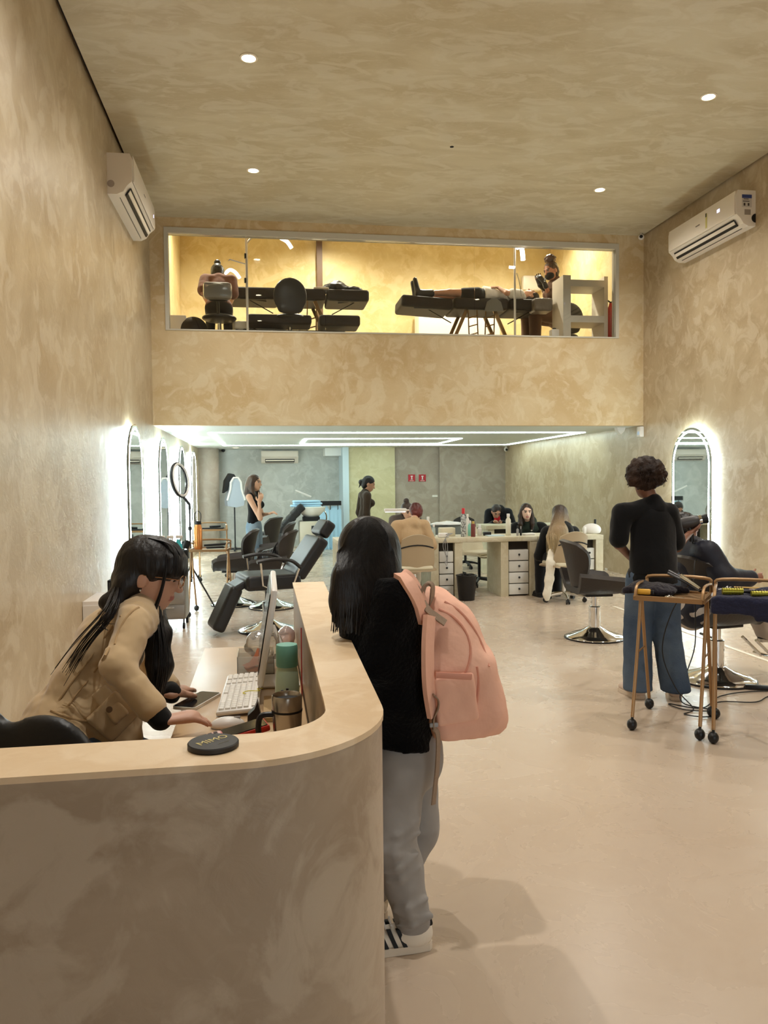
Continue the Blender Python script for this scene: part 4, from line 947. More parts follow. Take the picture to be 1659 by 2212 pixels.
bseam([(948, 1316), (978, 1332), (1004, 1362), (1016, 1400), (1012, 1436), (1000, 1462)], 'zipper_seam', zp); bseam([(960, 1300), (990, 1318), (1018, 1350), (1042, 1395), (1056, 1440)], 'piping', zp); bseam([(1030, 1440), (1034, 1475), (1030, 1515), (1020, 1552)], 'piping', zp); bseam([(938, 1540), (965, 1550), (1000, 1552), (1025, 1548)], 'bottom_seam', zp)
def strap(pts, w_, th, name, m_, n=6, wd=(0, 1, 0)):
    # flat band along world points, lying across Y
    P = [v3(p)-o for p in spline(pts, n)]; b = MB(); b.tube(P, 1.0, 4, flat=(w_, th)); V = []
    q = MB(); m = len(P)
    Vv = []
    for i in range(m):
        t = P[min(i+1, m-1)]-P[max(i-1, 0)]; t = t/np.linalg.norm(t); nrm = np.cross(t, v3(wd)); nrm = nrm/max(np.linalg.norm(nrm), 1e-6); yv = np.cross(nrm, t)
        for a, c in ((-1, -1), (1, -1), (1, 1), (-1, 1)): Vv.append(P[i]+yv*a*w_+nrm*c*th)
    F = [[i*4+k, i*4+(k+1) % 4, (i+1)*4+(k+1) % 4, (i+1)*4+k] for i in range(m-1) for k in range(4)]+[[3, 2, 1, 0], [4*m-4, 4*m-3, 4*m-2, 4*m-1]]
    q.add(Vv, F); return q.build(name, m_, bk, smooth=40)
strap([at(856, 1256, 2.43), at(868, 1242, 2.41), at(886, 1256, 2.41), at(904, 1288, 2.41), at(916, 1330, 2.405)], .024, .008, 'shoulder_strap', pk, 6, (.75, .65, .25))
def strap_on(obj, px, w_, th, name, m_):
    H_ = [hit(obj, x, y, .009) for x, y in px]; H_ = [h for h in H_ if h[0] is not None]
    if len(H_) < 3: return
    P = [v3(h[0])-o for h in H_]; Nn = [v3(h[1]) for h in H_]; m = len(P); Vv = []
    for i in range(m):
        t = P[min(i+1, m-1)]-P[max(i-1, 0)]; t = t/np.linalg.norm(t); yv = np.cross(Nn[i], t); yv = yv/np.linalg.norm(yv)
        for a, c in ((-1, -1), (1, -1), (1, 1), (-1, 1)): Vv.append(P[i]+yv*a*w_+Nn[i]*c*th)
    F = [[i*4+k, i*4+(k+1) % 4, (i+1)*4+(k+1) % 4, (i+1)*4+k] for i in range(m-1) for k in range(4)]+[[3, 2, 1, 0], [4*m-4, 4*m-3, 4*m-2, 4*m-1]]
    MB().add(Vv, F).build(name, m_, bk, smooth=40)
strap_on(fj, [(864, 1248), (872, 1254), (880, 1264), (888, 1276), (895, 1290), (901, 1306), (906, 1324), (910, 1340)], .022, .007, 'shoulder_strap', pk)
strap([at(928, 1330, 2.36), at(924, 1400, 2.335), at(926, 1480, 2.335), at(936, 1545, 2.35)], .024, .008, 'shoulder_strap', pk, 6, (.7, .7, 0))
strap([at(802, 1290, 2.74), at(840, 1255, 2.72), at(880, 1262, 2.69), at(912, 1310, 2.66)], .032, .008, 'shoulder_strap', pk)
strap([at(914, 1318, 2.42), at(913, 1280, 2.42), at(922, 1262, 2.42), at(934, 1268, 2.43), at(932, 1300, 2.44), at(930, 1318, 2.45)], .014, .0025, 'carry_handle', web, 6, (.6, .8, 0))
strap([at(912, 1300, 2.39), at(925, 1318, 2.375), at(940, 1330, 2.375), at(962, 1346, 2.37)], .012, .003, 'webbing_patch', web, 6, (.3, .6, .7))
strap([at(936, 1500, 2.33), at(946, 1512, 2.335), at(945, 1530, 2.34), at(936, 1552, 2.34), at(936, 1575, 2.34)], .012, .002, 'webbing_loop', web)
strap([at(936, 1572, 2.34), at(946, 1590, 2.34), at(945, 1650, 2.34), at(940, 1700, 2.345), at(936, 1738, 2.345)], .009, .0022, 'loose_strap', web, 6, (.8, .6, 0))
MB().box(v3(at(937, 1566, 2.335))-o, (.028, .01, .014), bev=.003).build('buckle', 'grey_plastic', bk)
# ================================================================ salon chairs (shared builder)
lea = mat('brown_leather', (50, 45, 42), .42, bump=(50, .12), spec=.4); lea2 = mat('black_vinyl', (28, 28, 29), .38, bump=(50, .1))
def hydraulic(t, r=.28, zt=.42):
    MB().lathe([(r, 0), (r, .012), (r*.97, .022), (r*.75, .045), (r*.45, .072), (.075, .098), (.062, .11), (.001, .11)], n=40).build('base_plate', 'chrome', t, smooth=60)
    MB().lathe([(r+.004, 0), (r+.004, .012), (r, .014)], n=40, cap=False).build('base_rim', 'black_plastic', t)
    MB().lathe([(.056, .10), (.056, .30), (.05, .305), (.032, .306), (.032, zt)], n=24).build('column', 'chrome', t)
    MB().tube([(.05, .03, .13), (.06, .16, .22), (.06, .19, .29)], .007, 8).build('pump_lever', 'chrome', t)
    MB().tube([(.06, .12, .29), (.06, .25, .30)], .010, 8).build('lever_grip', 'black_plastic', t)
def salon_chair(name, label, group):
    t = thing(name, label, 'chair', (0, 0, 0), 0, group)
    def bw(v): return .155+.105*math.sin(min(1, max(0, (v-.12)/.88))*PI*.62)-.10*max(0, v-.78)**1.5*4.2
    def fb(u, v):
        y = (u*2-1); hw = max(.05, bw(v)); yy = y*hw; return (-.215-.10*v+.16*(abs(yy)/.25)**2*(1-.25*v)-.03*max(0, v-.85)*4, yy, .47+.46*v-.03*y*y*v)
    MB().grid(fb, 14, 12, -.035).build('backrest', lea, t, smooth=80)
    def fs(u, v):
        x = -.22+.47*u; y = (v*2-1); w_ = .27-.02*u; wing = max(0, (abs(y)-.62)/.38); return (x-.02*wing, y*w_*(1+.03*wing), .50+.15*wing**1.4*(1-.35*u)-.02*(u > .93)-.012*math.sin(PI*u)*(1-abs(y)))
    MB().grid(fs, 12, 18, .06).build('seat', lea, t, smooth=80)
    MB().box((0, 0, .425), (.26, .26, .03), bev=.006).build('seat_plate', 'black_plastic', t)
    hydraulic(t); return t
CH = 'dark leather styling chairs with round chrome bases'
ch0 = salon_chair('salon_chair', 'empty dark leather styling chair standing left of the hairdresser', CH); place(ch0, (3.06, 6.92, 0), math.radians(-4))
ch1 = place(copy_tree(ch0), (3.29, 5.28, 0), math.radians(8), 'dark leather styling chair under the seated client in the dark cape', CH)

# ================================================================ gold tool carts
gold = mat('gold_paint', (160, 126, 88), .38, .5)
def gold_cart(label, group, w_=.38, d_=.34, zt=.80, spread=.24, name='tool_cart'):
    """local x along the long rail, A-shaped leg pairs at both ends"""
    t = thing(name, label, 'cart', (0, 0, 0), 0, group); r = .0105
    for s_ in (-1, 1):
        x = s_*w_/2
        for q in (-1, 1):
            b = MB(); b.tube([(x, q*.016, zt-.02), (x, q*.03, zt-.10), (x, q*(.03+(spread-.03)*.38), zt*.55), (x, q*spread, .075)], r, 8); lg = b.build('leg', gold, t)
            c = MB().ball((x, q*(spread+.008), .034), (.030, .034, .034), 12, 8); c.cyl((x, q*spread, .05), (x, q*spread, .085), .008, n=8); c.build('caster', 'black_plastic', lg)
        MB().cyl((x, -.11, zt*.55), (x, .11, zt*.55), .005, n=8).build('spreader', gold, t)
    b = MB(); q = d_/2
    for y in (-q, q): b.bb((-w_/2, y-.012, zt-.028), (w_/2, y+.012, zt))
    for x in (-w_/2, w_/2): b.bb((x-.012, -q, zt-.028), (x+.012, q, zt))
    b.build('tray_rim', gold, t, smooth=None); MB().bb((-w_/2, -q, zt-.022), (w_/2, q, zt-.012)).build('tray', gold, t, smooth=None)
    for y in (q,):
        P = [(-w_/2, y, zt-.01), (-w_/2, y, zt+.05), (-w_/2+.035, y, zt+.085), (w_/2-.035, y, zt+.085), (w_/2, y, zt+.05), (w_/2, y, zt-.01)]
        MB().tube(spline(P, 4), r, 8).build('handrail', gold, t)
    for s_ in (-1, 1): MB().tube(spline([(s_*w_/2, -q, zt-.01), (s_*w_/2, -q*.6, zt+.06), (s_*w_/2, q, zt+.05)], 4), r*.9, 8).build('side_rail', gold, t)
    return t
GC = 'gold folding tool carts on black casters'
c1 = place(gold_cart('gold tool cart with flat iron and towel, behind the hairdresser', GC), (2.446, 4.385, 0), math.radians(-39))
c2 = place(gold_cart('gold tool cart with round brushes on a navy towel, right edge', GC), (2.775, 4.11, 0), math.radians(-33))
# towels, tools on the carts
tw = mat('towel_navy', (36, 38, 58), .95, spec=.1, bump=(70, .7), sheen=.2); tw2 = mat('towel_black', (34, 30, 36), .95, spec=.1, bump=(70, .7), sheen=.2)
M1 = Matrix.Translation((2.446, 4.385, 0)) @ Matrix.Rotation(math.radians(-39), 4, 'Z'); M2 = Matrix.Translation((2.775, 4.11, 0)) @ Matrix.Rotation(math.radians(-33), 4, 'Z')
def on(M, x, y, z): return np.array(M @ Vector((x, y, z)))
ZT = .79
t = thing('towel', 'dark crumpled towel on the left gold cart', 'towel', on(M1, -.1, .02, ZT), math.radians(-39))
Body(.007).ell((-.02, .0, .025), (.14, .13, .04), None, .02).ell((-.10, .02, .03), (.08, .10, .045), None, .02).cone((-.17, -.06, .02), (-.185, -.07, -.06), .028, .02, .02).cone((.05, .05, .03), (.16, .08, .02), .035, .02, .02).noise(.009, 34, 4).noise(.004, 80, 8).cut((0, 0, .002), (0, 0, -1) if False else (0, 0, -1)).build('cloth', tw2, t, (0, 0, 0))
t = thing('towel', 'navy towel draped over the right gold cart', 'towel', on(M2, 0, 0, ZT), math.radians(-33))
B_ = Body(.007).box((0.02, -.02, .02), (.20, .17, .012), None, .012, .02).ell((.12, .06, .04), (.10, .08, .04), None, .03)
B_.box((.0, -.195, -.012), (.20, .006, .035), None, .01, .02).box((.13, -.20, -.035), (.10, .006, .045), None, .01, .03)
B_.noise(.006, 36, 5).noise(.003, 80, 9).build('cloth', tw, t, (0, 0, 0))
t = thing('hair_straightener', 'silver and black flat iron laid across the left cart', 'flat iron', on(M1, .08, .02, ZT+.035), math.radians(-39))
for k, dy in enumerate((0, .022)):
    MB().tube([(-.13, .10+dy, .085+k*.012), (0, .02+dy, .04+k*.006), (.08, -.06+dy, .006)], [.013, .014, .011], 8, flat=(1, .7)).build('arm', mat('iron_black', (40, 40, 42), .3), t)
    MB().tube([(-.05, .05+dy, .072+k*.010), (.075, -.055+dy, .018)], .0075, 8).build('plate', 'chrome', t)
t = thing('hair_clipper', 'yellow hair clipper at the corner of the left cart', 'clipper', on(M1, -.15, -.12, ZT+.01), math.radians(-30))
MB().box((0, 0, .018), (.085, .035, .034), bev=.012).build('housing', mat('clipper_yellow', (222, 168, 60), .4), t); MB().box((.05, 0, .016), (.02, .036, .026), bev=.004).build('blade', 'black_plastic', t)
t = thing('scissors', 'small pair of scissors on the left cart tray', 'scissors', on(M1, .02, -.12, ZT), math.radians(-60)); b = MB()
for k in (-1, 1):
    b.tube([(-.03+.018*math.cos(a), .012*k+.012*math.sin(a), .008) for a in np.linspace(0, 2*PI, 12, endpoint=False)], .0028, 6, closed=True); b.tube([(-.012, .012*k, .008), (.03, 0, .008), (.07, -.005*k, .008)], .0025, 6)
b.build('blades', 'chrome', t)
def brush(loc, rz, label, c, L=.10, r=.024):
    t = thing('round_brush', label, 'brush', loc, rz, 'round hair brushes on the right cart')
    MB().cyl((0, 0, r), (L, 0, r), r*.72, n=16).build('barrel', c, t); b = MB()
    for i in range(8):
        for k in range(14): a = 2*PI*(k+.5*(i % 2))/14; p = Vector((L*(i+.5)/8, math.cos(a)*r*.7, r+math.sin(a)*r*.7)); q = Vector((p.x, math.cos(a)*r, r+math.sin(a)*r)); b.cyl(p, q, .0012, n=3)
    b.build('bristles', 'black_plastic', t); MB().tube([(L, 0, r), (L+.03, 0, r), (L+.12, 0, r*.8)], [.008, .011, .009], 8).build('handle', 'black_plastic', t); return t
ylw = mat('brush_olive', (150, 142, 40), .3, .5)
brush(on(M2, -.15, -.13, ZT+.035), math.radians(-20), 'olive round brush on the left of the navy towel', ylw, .11, .028)
brush(on(M2, .0, -.13, ZT+.035), math.radians(-18), 'thin olive round brush lying right of the larger one', ylw, .12, .022)
t = thing('paddle_comb', 'brown comb brush on top of the navy towel', 'brush', on(M2, .1, -.07, ZT+.05), math.radians(-50)); MB().box((0, 0, .012), (.11, .035, .018), bev=.006).build('head', mat('comb_brown', (96, 74, 58), .5), t); MB().tube([(.05, 0, .012), (.15, 0, .014)], .008, 8).build('handle', 'black_plastic', t)
t = thing('comb', 'pale yellow comb near the rail of the right cart', 'comb', on(M2, -.02, .10, ZT+.05), math.radians(-28)); MB().box((0, 0, .01), (.14, .012, .008), bev=.003).build('spine', mat('comb_yellow', (226, 186, 110), .4), t); b = MB()
for k in range(18): b.box((-.065+k*.0077, .012, .01), (.0025, .02, .005))
b.build('teeth', 'comb_yellow', t, smooth=None)
t = thing('sectioning_clips', 'white hair clips at the left end of the navy towel', 'clips', on(M2, -.15, .05, ZT+.045), .4); b = MB(); b.tube([(0, 0, 0), (.09, .03, .012)], .004, 6); b.tube([(0, .03, 0), (.07, -.01, .014)], .004, 6); b.build('clip', 'white_plastic', t)

# ================================================================ hairdresser
blkT = cloth_mat('black_tshirt', (11, 11, 13), .9, 12, .5); jean2 = mat('jeans_mid', (86, 100, 116), .9, spec=.15, bump=(120, .25), var=(4, .9, (60, 74, 94)))
J = stand((2.60, 4.93, 0), -.12, 1.60)
J.update(ell=at(1336, 1175, 4.95), wrl=at(1372, 1215, 5.15), elr=at(1462, 1182, 4.98), wrr=at(1490, 1152, 5.18), shl=at(1343, 1108, 4.95), shr=at(1444, 1108, 4.92))
J.update(anr=v3(2.735, 4.87, .08), toer=v3(2.79, 5.02, .03), anl=v3(2.50, 4.95, .08), toel=v3(2.48, 5.11, .03), knr=v3(2.70, 4.93, .45), knl=v3(2.51, 4.97, .45), head=at(1392, 1040, 4.96))
hd, o, hc, hR, s_ = figure(J, 'hairdresser with curly puff, black t-shirt and wide blue jeans, seen from behind', (124, 84, 64), blkT, .014, .42, None, shoes=(mat('grey_canvas', (196, 176, 160), .8), mat('sole_white', (206, 190, 172), .6)), hair=None, res=.008, face=False, hem=-.42, wide=.03, headR=frame3((.3, 1, -.15), (0, 0, 1)), hands={'r': ((.6, .3, .35), (0, .3, 1))})
B_ = Body(.008)
for n in 'lr':
    h, k, a = v3(J['hip'+n]), v3(J['kn'+n]), v3(J['an'+n]); B_.cone(h, k, .102, .095, .02).cone(k, a*v3(1, 1, 0)+v3(0, 0, .06), .093, .098, .02)
B_.ell(v3(J['pelvis'])+v3(0, -.01, -.03), (.150, .115, .11), None, .03)
Bt = Body(.008)
Bt.cone(v3(J['chest'])+v3(0, 0, .04), v3(J['waist'])+v3(0, -.005, -.02), .162, .158, .03, ((0, 1, 0), .66)).cone(v3(J['waist'])+v3(0, -.005, -.02), v3(J['pelvis'])+v3(0, -.01, -.03), .158, .172, .03, ((0, 1, 0), .72)).noise(.005, 24, 5).cut(v3(J['pelvis'])+v3(0, 0, .01), (0, 0, -1)).build('shirt_body', blkT, hd, o)
jn = B_.cut((0, 0, .055), (0, 0, -1)).cut(lerp(J['pelvis'], J['waist'], .7), (0, 0, 1)).noise(.004, 26, 3).build('jeans', jean2, hd, o)
B_ = Body(.008); cc = hc+hR @ v3(0, -.06, .055)
B_.ell(hc+hR @ v3(0, -.03, .02), (.082, .088, .09), hR, .02).ell(cc+v3(0, 0, .012), (.125, .10, .095), hR, .02).ell(cc+v3(-.08, 0, -.03), (.06, .06, .07), None, .03).ell(cc+v3(.08, 0, -.03), (.06, .06, .07), None, .03).noise(.014, 70, 4).noise(.006, 160, 6)
E_ = MB(); g = np.random.default_rng(3); ps = []
for k in range(240):
    th, phi = g.uniform(0, 2*PI), g.uniform(-.7, 1.4); d = np.array([math.cos(phi)*math.cos(th)*.13, math.cos(phi)*math.sin(th)*.10, math.sin(phi)*.08]); p0 = cc+d*.85; pts = []
    ax1 = g.normal(size=3); ax1 /= np.linalg.norm(ax1); ax2 = np.cross(ax1, d/np.linalg.norm(d)); L = g.uniform(.015, .05)
    for q in range(10): u = q/9; pts.append(p0+d/np.linalg.norm(d)*L*u*.8-v3(0, 0, 1)*L*u*u*.9+(ax1*math.cos(u*11)+ax2*math.sin(u*11))*.006)
    ps.append(pts)
strands(ps, .0028, .0016, 4, E_); B_.build('hair', mat('hair_curly', (32, 21, 16), .6, spec=.3, bump=(80, .8), var=(8, .8, (58, 38, 26))), hd, o, 1, None, E_)
# hair dryer in her right hand
dr_ = thing('hair_dryer', 'dark grey hair dryer with metal nozzle ring in the hairdresser\'s hand', 'hair dryer', at(1488, 1128, 5.2), math.radians(-18))
MB().lathe([(.02, -.085), (.036, -.075), (.042, -.03), (.042, .04), (.034, .075), (.03, .08)], (0, 0, 0), 22, (1, 0, .22)).build('barrel', mat('dryer_grey', (62, 60, 60), .4), dr_)
MB().lathe([(.0355, .066), (.0365, .07), (.0365, .088), (.028, .088)], (0, 0, 0), 22, (1, 0, .22)).build('nozzle_ring', 'chrome', dr_)
MB().lathe([(.03, .088), (.036, .13), (.034, .13), (.028, .09)], (0, 0, 0), 22, (1, 0, .22)).build('nozzle', 'black_plastic', dr_)
MB().tube([(.0, 0, -.03), (.015, 0, -.08), (.02, 0, -.14)], [.017, .016, .015], 10, flat=(1, 1.2)).build('handle', 'black_plastic', dr_)
p0 = v3(at(1494, 1165, 5.2)); cord = mat('cord_black', (18, 18, 19), .5)
b = MB(); b.tube(spline([p0, p0+v3(.02, -.02, -.12), at(1500, 1230, 4.95), at(1502, 1330, 4.95), at(1500, 1400, 4.93), at(1478, 1470, 4.85), v3(2.70, 4.72, .02), v3(2.85, 4.55, .008), v3(2.66, 4.60, .008), v3(2.62, 4.75, .008), v3(2.78, 4.62, .008), v3(3.05, 4.85, .008), v3(3.35, 4.92, .008), v3(3.7, 4.85, .008)], 7), .004, 6); tag(b.build('dryer_cord', cord), 'black cable hanging from the hair dryer to the floor', 'cable')
b = MB(); b.tube(spline([on(M1, .10, .07, ZT+.10), v3(2.62, 4.72, .62), v3(2.60, 4.80, .35), v3(2.66, 4.74, .12), v3(2.72, 4.62, .008), v3(2.60, 4.52, .008), v3(2.74, 4.45, .008), v3(2.95, 4.72, .008), v3(3.2, 4.68, .008), v3(3.4, 4.8, .008), v3(3.8, 4.9, .008)], 7), .004, 6); tag(b.build('iron_cord', cord), 'black cable of the flat iron looping down between the cart legs', 'cable')
t = thing('power_strip', 'black power strip lying by the round chair base', 'power strip', (3.42, 4.98, 0), -.5); MB().box((0, 0, .018), (.16, .045, .03), bev=.006).build('strip', 'black_plastic', t)
# seated client in a dark cape
cape = mat('cape_navy', (30, 32, 44), .55, spec=.4, bump=(9, .5)); khaki = cloth_mat('khaki', (188, 176, 164), .9, 14, .5)
J = sit((3.14, 5.3, 0), -PI/2+.1, 1.56, .46, .02)
J.update(head=at(1482, 1140, 5.42), neck=at(1478, 1178, 5.42), anr=v3(3.80, 5.12, .30), anl=v3(3.78, 5.42, .32), toer=v3(3.95, 5.10, .25), toel=v3(3.93, 5.42, .27), knr=v3(3.66, 5.15, .60), knl=v3(3.66, 5.42, .60))
J['wrr'] = v3(3.42, 5.08, .78); J['wrl'] = v3(3.42, 5.5, .78); J['elr'] = v3(3.22, 5.06, .78); J['ell'] = v3(3.22, 5.54, .78)
cl, o, hc, hR, s_ = figure(J, 'seated client in a dark cape with light trousers, half hidden by the hairdresser', (150, 104, 84), None, bottom=khaki, bot_g=.028, legk=1.25, shoes=('black_matte', 'white_sole'), hair='short', hairc=hair_mat('hair_client', (16, 13, 12)), res=.011, face=False, fem=False)
B_ = Body(.01); skeleton(B_, J, .03, 'tna', fem=False, armk=1.2); B_.chain([J['shr'], v3(3.20, 5.06, .78), v3(3.34, 5.10, .74)], [.065, .085, .07], .06).chain([J['shl'], v3(3.20, 5.52, .78), v3(3.34, 5.48, .74)], [.065, .085, .07], .06)
B_.chain([J['chest'], v3(3.26, 5.3, .66), v3(3.5, 5.3, .58)], [.13, .14, .10], .06).noise(.006, 24, 6)
B_.build('cape', cape, cl, o)
b = MB(); b.tube([(.34, -.02, .28), (.52, -.02, .12)], .012, 8); b.tube([(.34, .12, .28), (.52, .12, .12)], .012, 8); b.tube([(.52, -.1, .13), (.52, .2, .13)], .012, 8); b.build('footrest', 'chrome', ch1)
# ================================================================ styling stations along the left wall
def chair_at(px, py, rz, label): return place(copy_tree(ch0), atz(px, py), math.radians(rz), label, CH)
chair_at(506, 1306, 176, 'dark leather styling chair in front of the gold cart with the flask')
chair_at(592, 1268, 178, 'dark leather styling chair behind the woman\'s jeans, second of the left row')
chC = chair_at(588, 1312, 168, 'dark leather styling chair with a black bag on its seat')
chair_at(572, 1236, 150, 'dark leather styling chair farthest back in the left row')
# black shoulder bag on chair C
cC = v3(chC.location); t = thing('handbag', 'black leather bag with looped straps lying on a styling chair', 'bag', cC+v3(.02, .02, .52))
Body(.01).ell((0, 0, .09), (.17, .14, .10), None, .03).ell((.06, -.03, .16), (.10, .09, .06), None, .03).noise(.012, 26, 3).cut((0, 0, .0), (0, 0, -1)).build('bag_body', mat('black_shiny', (22, 22, 24), .28, bump=(20, .4)), t, (0, 0, 0))
for k in range(2): MB().tube(spline([(-.02+.04*k, -.13, .12), (.03, -.15+.02*k, .24), (.10, -.10, .30-.03*k), (.14, -.05, .22), (.12, -.08, .12)], 5), .010, 8).build('strap', 'black_vinyl', t)

# reclining barber chair with footrest
bc = thing('barber_chair', 'black reclining barber chair with headrest and lowered footrest', 'chair', atz(580, 1362), math.radians(194))
RbB = Euler((0, math.radians(-36), 0)).to_matrix()
Body(.012).box((0, 0, .52), (.24, .24, .035), None, .04, .02).build('seat', lea2, bc, (0, 0, 0))
Body(.012).box(Vector((-.40, 0, .74)), (.028, .22, .20), np.array(RbB), .035, .02).build('backrest', lea2, bc, (0, 0, 0))
Body(.012).box(Vector((-.60, 0, 1.02)), (.03, .13, .06), np.array(RbB), .03, .02).build('headrest', lea2, bc, (0, 0, 0))
MB().tube([(-.48, 0, .86), (-.60, 0, 1.0)], .012, 8).build('headrest_bar', 'chrome', bc)
b = MB(); b.box((-.56, .06, .86), (.05, .02, .02)); b.cyl((-.585, .06, .84), (-.585, .06, .89), .012, n=8); b.build('knob', 'black_plastic', bc, smooth=None)
RF = Euler((0, math.radians(24), 0)).to_matrix()
Body(.012).box(Vector((.44, 0, .27)), (.03, .14, .20), np.array(Euler((0, math.radians(-26), 0)).to_matrix()), .035, .02).build('footrest', lea2, bc, (0, 0, 0))
Body(.01).box((.30, 0, .49), (.07, .16, .02), np.array(Euler((0, .5, 0)).to_matrix()), .015, .02).build('footrest_hinge', lea2, bc, (0, 0, 0))
for s_ in (-1, 1):
    MB().tube(spline([(-.26, .30*s_, .66), (-.16, .31*s_, .735), (.02, .31*s_, .755), (.18, .31*s_, .735)], 5), [.026]*16, 10, flat=(1, .7)).build('armrest', lea2, bc)
    MB().tube([(.14, .30*s_, .72), (.12, .29*s_, .50), (.06, .26*s_, .47)], .011, 8).build('arm_post', 'chrome', bc); MB().tube([(-.25, .30*s_, .66), (-.19, .29*s_, .50)], .011, 8).build('arm_post', 'chrome', bc)
MB().box((0, 0, .45), (.36, .30, .03)).build('seat_frame', 'chrome', bc, smooth=None); hydraulic(bc, .30, .44)

# gold carts on the left
GL = GC
cA = place(gold_cart('gold tool cart carrying an orange flask, left side', GL, .42, .32, .76, .22), atz(456, 1326), math.radians(-6))
cB = place(gold_cart('gold tool cart farther back, half hidden by the flask cart', GL, .42, .32, .80, .22), atz(462, 1252), math.radians(6))
pA = v3(cA.location); pB = v3(cB.location)
t = thing('flask', 'orange and gold metal flask on the near left gold cart', 'bottle', pA+v3(-.13, .02, .75)); MB().lathe([(.044, 0), (.046, .01), (.046, .24), (.036, .27), (.034, .29)], n=20).build('body', mat('copper_gold', (226, 150, 86), .28, .7), t); MB().lathe([(.038, .285), (.038, .32), (.03, .325), (.001, .325)], n=20).build('cap', 'black_plastic', t); MB().tube(spline([(-.03, 0, .32), (-.035, 0, .40), (.0, 0, .44), (.035, 0, .40), (.03, 0, .32)], 4), .005, 6).build('carry_loop', 'black_plastic', t)
t = thing('hair_tools', 'black combs and a curling iron on the near left gold cart', 'hair tools', pA+v3(.06, -.02, .755), .2); MB().box((.0, 0, .015), (.20, .10, .02), bev=.008).build('mat', 'black_matte', t); MB().tube([(-.12, .03, .04), (.10, .05, .045), (.16, .06, .05)], [.012, .014, .009], 8).build('curling_iron', 'black_plastic', t)
t = thing('hair_tools', 'black brushes on the far left gold cart', 'hair tools', pB+v3(.0, 0, .79), -.1); MB().box((0, 0, .015), (.34, .12, .022), bev=.01).build('mat', 'black_matte', t); MB().tube([(-.05, 0, .04), (.12, .02, .05)], .018, 8).build('brush', 'black_plastic', t)
# steel drawer trolley with spray bottles
tp = atz(372, 1352); tl = thing('drawer_trolley', 'grey steel drawer trolley by the left mirrors', 'trolley', tp, 0)
gs = mat('grey_steel', (150, 146, 140), .35, .6)
MB().bb((-.16, -.19, .10), (.16, .19, .70), bev=.006).build('cabinet', gs, tl)
for k in range(4):
    d = MB().bb((-.15, -.202, .115+.145*k), (.15, -.19, .25+.145*k), bev=.003).build('drawer', gs, tl); MB().box((0, -.21, .225+.145*k), (.10, .014, .012), bev=.004).build('handle', 'chrome', d)
MB().bb((-.17, -.20, .70), (.17, .20, .715)).build('top_tray', 'black_plastic', tl, smooth=None)
for x in (-.14, .14):
    for y in (-.17, .17):
        b = MB(); b.cyl((x, y, .05), (x, y, .10), .008, n=8); b.cyl((x-.012, y, .03), (x+.012, y, .03), .03, n=14); b.build('caster', 'black_plastic', tl)
def spray(loc, c, liquid, label):
    t = thing('spray_bottle', label, 'spray bottle', loc, 0, 'spray bottles on the drawer trolley'); MB().lathe([(.036, 0), (.04, .01), (.04, .15), (.018, .19), (.016, .21)], n=16).build('bottle', c, t); MB().lathe([(.0405, .03), (.0405, .10)], n=16, cap=False).build('label_band', liquid, t)
    b = MB(); b.box((.01, 0, .235), (.07, .022, .03), bev=.006); b.box((.03, 0, .21), (.01, .014, .04)); b.build('trigger', 'white_plastic', t); return t
aq = mat('aqua_liquid', (70, 190, 200), .2, trans=.2); bl = mat('blue_liquid', (60, 140, 220), .2, trans=.2); gn = mat('green_label', (60, 190, 140), .4)
spray(tp+v3(-.09, -.08, .715), aq, gn, 'aqua spray bottle, leftmost on the drawer trolley'); spray(tp+v3(0, -.1, .715), bl, bl, 'blue spray bottle, middle of the drawer trolley'); spray(tp+v3(.09, -.08, .715), aq, gn, 'aqua spray bottle, rightmost on the drawer trolley')
t = thing('tool_rack', 'dark dryers in a rack at the end of the drawer trolley', 'tool rack', tp+v3(.15, .05, .70)); b = MB(); b.box((0, 0, .05), (.05, .16, .10), bev=.006); b.cyl((0, -.04, .12), (.03, -.04, .20), .035, n=12); b.cyl((0, .04, .12), (-.02, .04, .19), .03, n=12); b.build('rack', 'black_matte', t)
t = thing('floor_bottle', 'blue cleaning bottle on the floor by the drawer trolley', 'bottle', atz(352, 1352)+v3(0, -.28, 0)); MB().lathe([(.05, 0), (.05, .16), (.02, .2), (.018, .24)], n=14).build('bottle', bl, t)
# ring light on a tripod
rp_ = at(410, 1110, 9.3); rl = thing('ring_light', 'black ring light on a tall tripod in front of the mirrors', 'ring light', (rp_[0], 9.3, 0))
RR = frame3((.93, -.34, .14), (-.30, .0, 1)); rc = at(388, 1037, 9.3)-v3(rl.location)
MB().tube([rc+RR @ v3(.19*math.cos(a), 0, .19*math.sin(a)) for a in np.linspace(0, 2*PI, 40, endpoint=False)], .022, 10, closed=True, flat=(1, 1)).build('ring', 'black_plastic', rl)
MB().tube([rc+RR @ v3(.187*math.cos(a), .014, .187*math.sin(a)) for a in np.linspace(0, 2*PI, 40, endpoint=False)], .014, 8, closed=True).build('diffuser', 'white_plastic', rl)
MB().tube([rc+RR @ v3(0, 0, -.195), (0, 0, 1.26), (0, 0, 1.2)], .016, 8).build('bracket', 'black_plastic', rl)
MB().cyl((0, 0, .5), (0, 0, 1.24), .011, n=10).build('pole', 'black_plastic', rl); MB().cyl((0, 0, .35), (0, 0, .72), .016, n=10).build('lower_pole', 'black_plastic', rl)
for z in (.72, .98): MB().cyl((0, 0, z-.02), (0, 0, z+.02), .022, n=10).build('clamp', 'black_plastic', rl)
for k in range(3): a = .5+k*2.094; MB().tube([(0, 0, .55), (.3*math.cos(a), .3*math.sin(a), .012)], .010, 8).build('leg', 'black_plastic', rl)

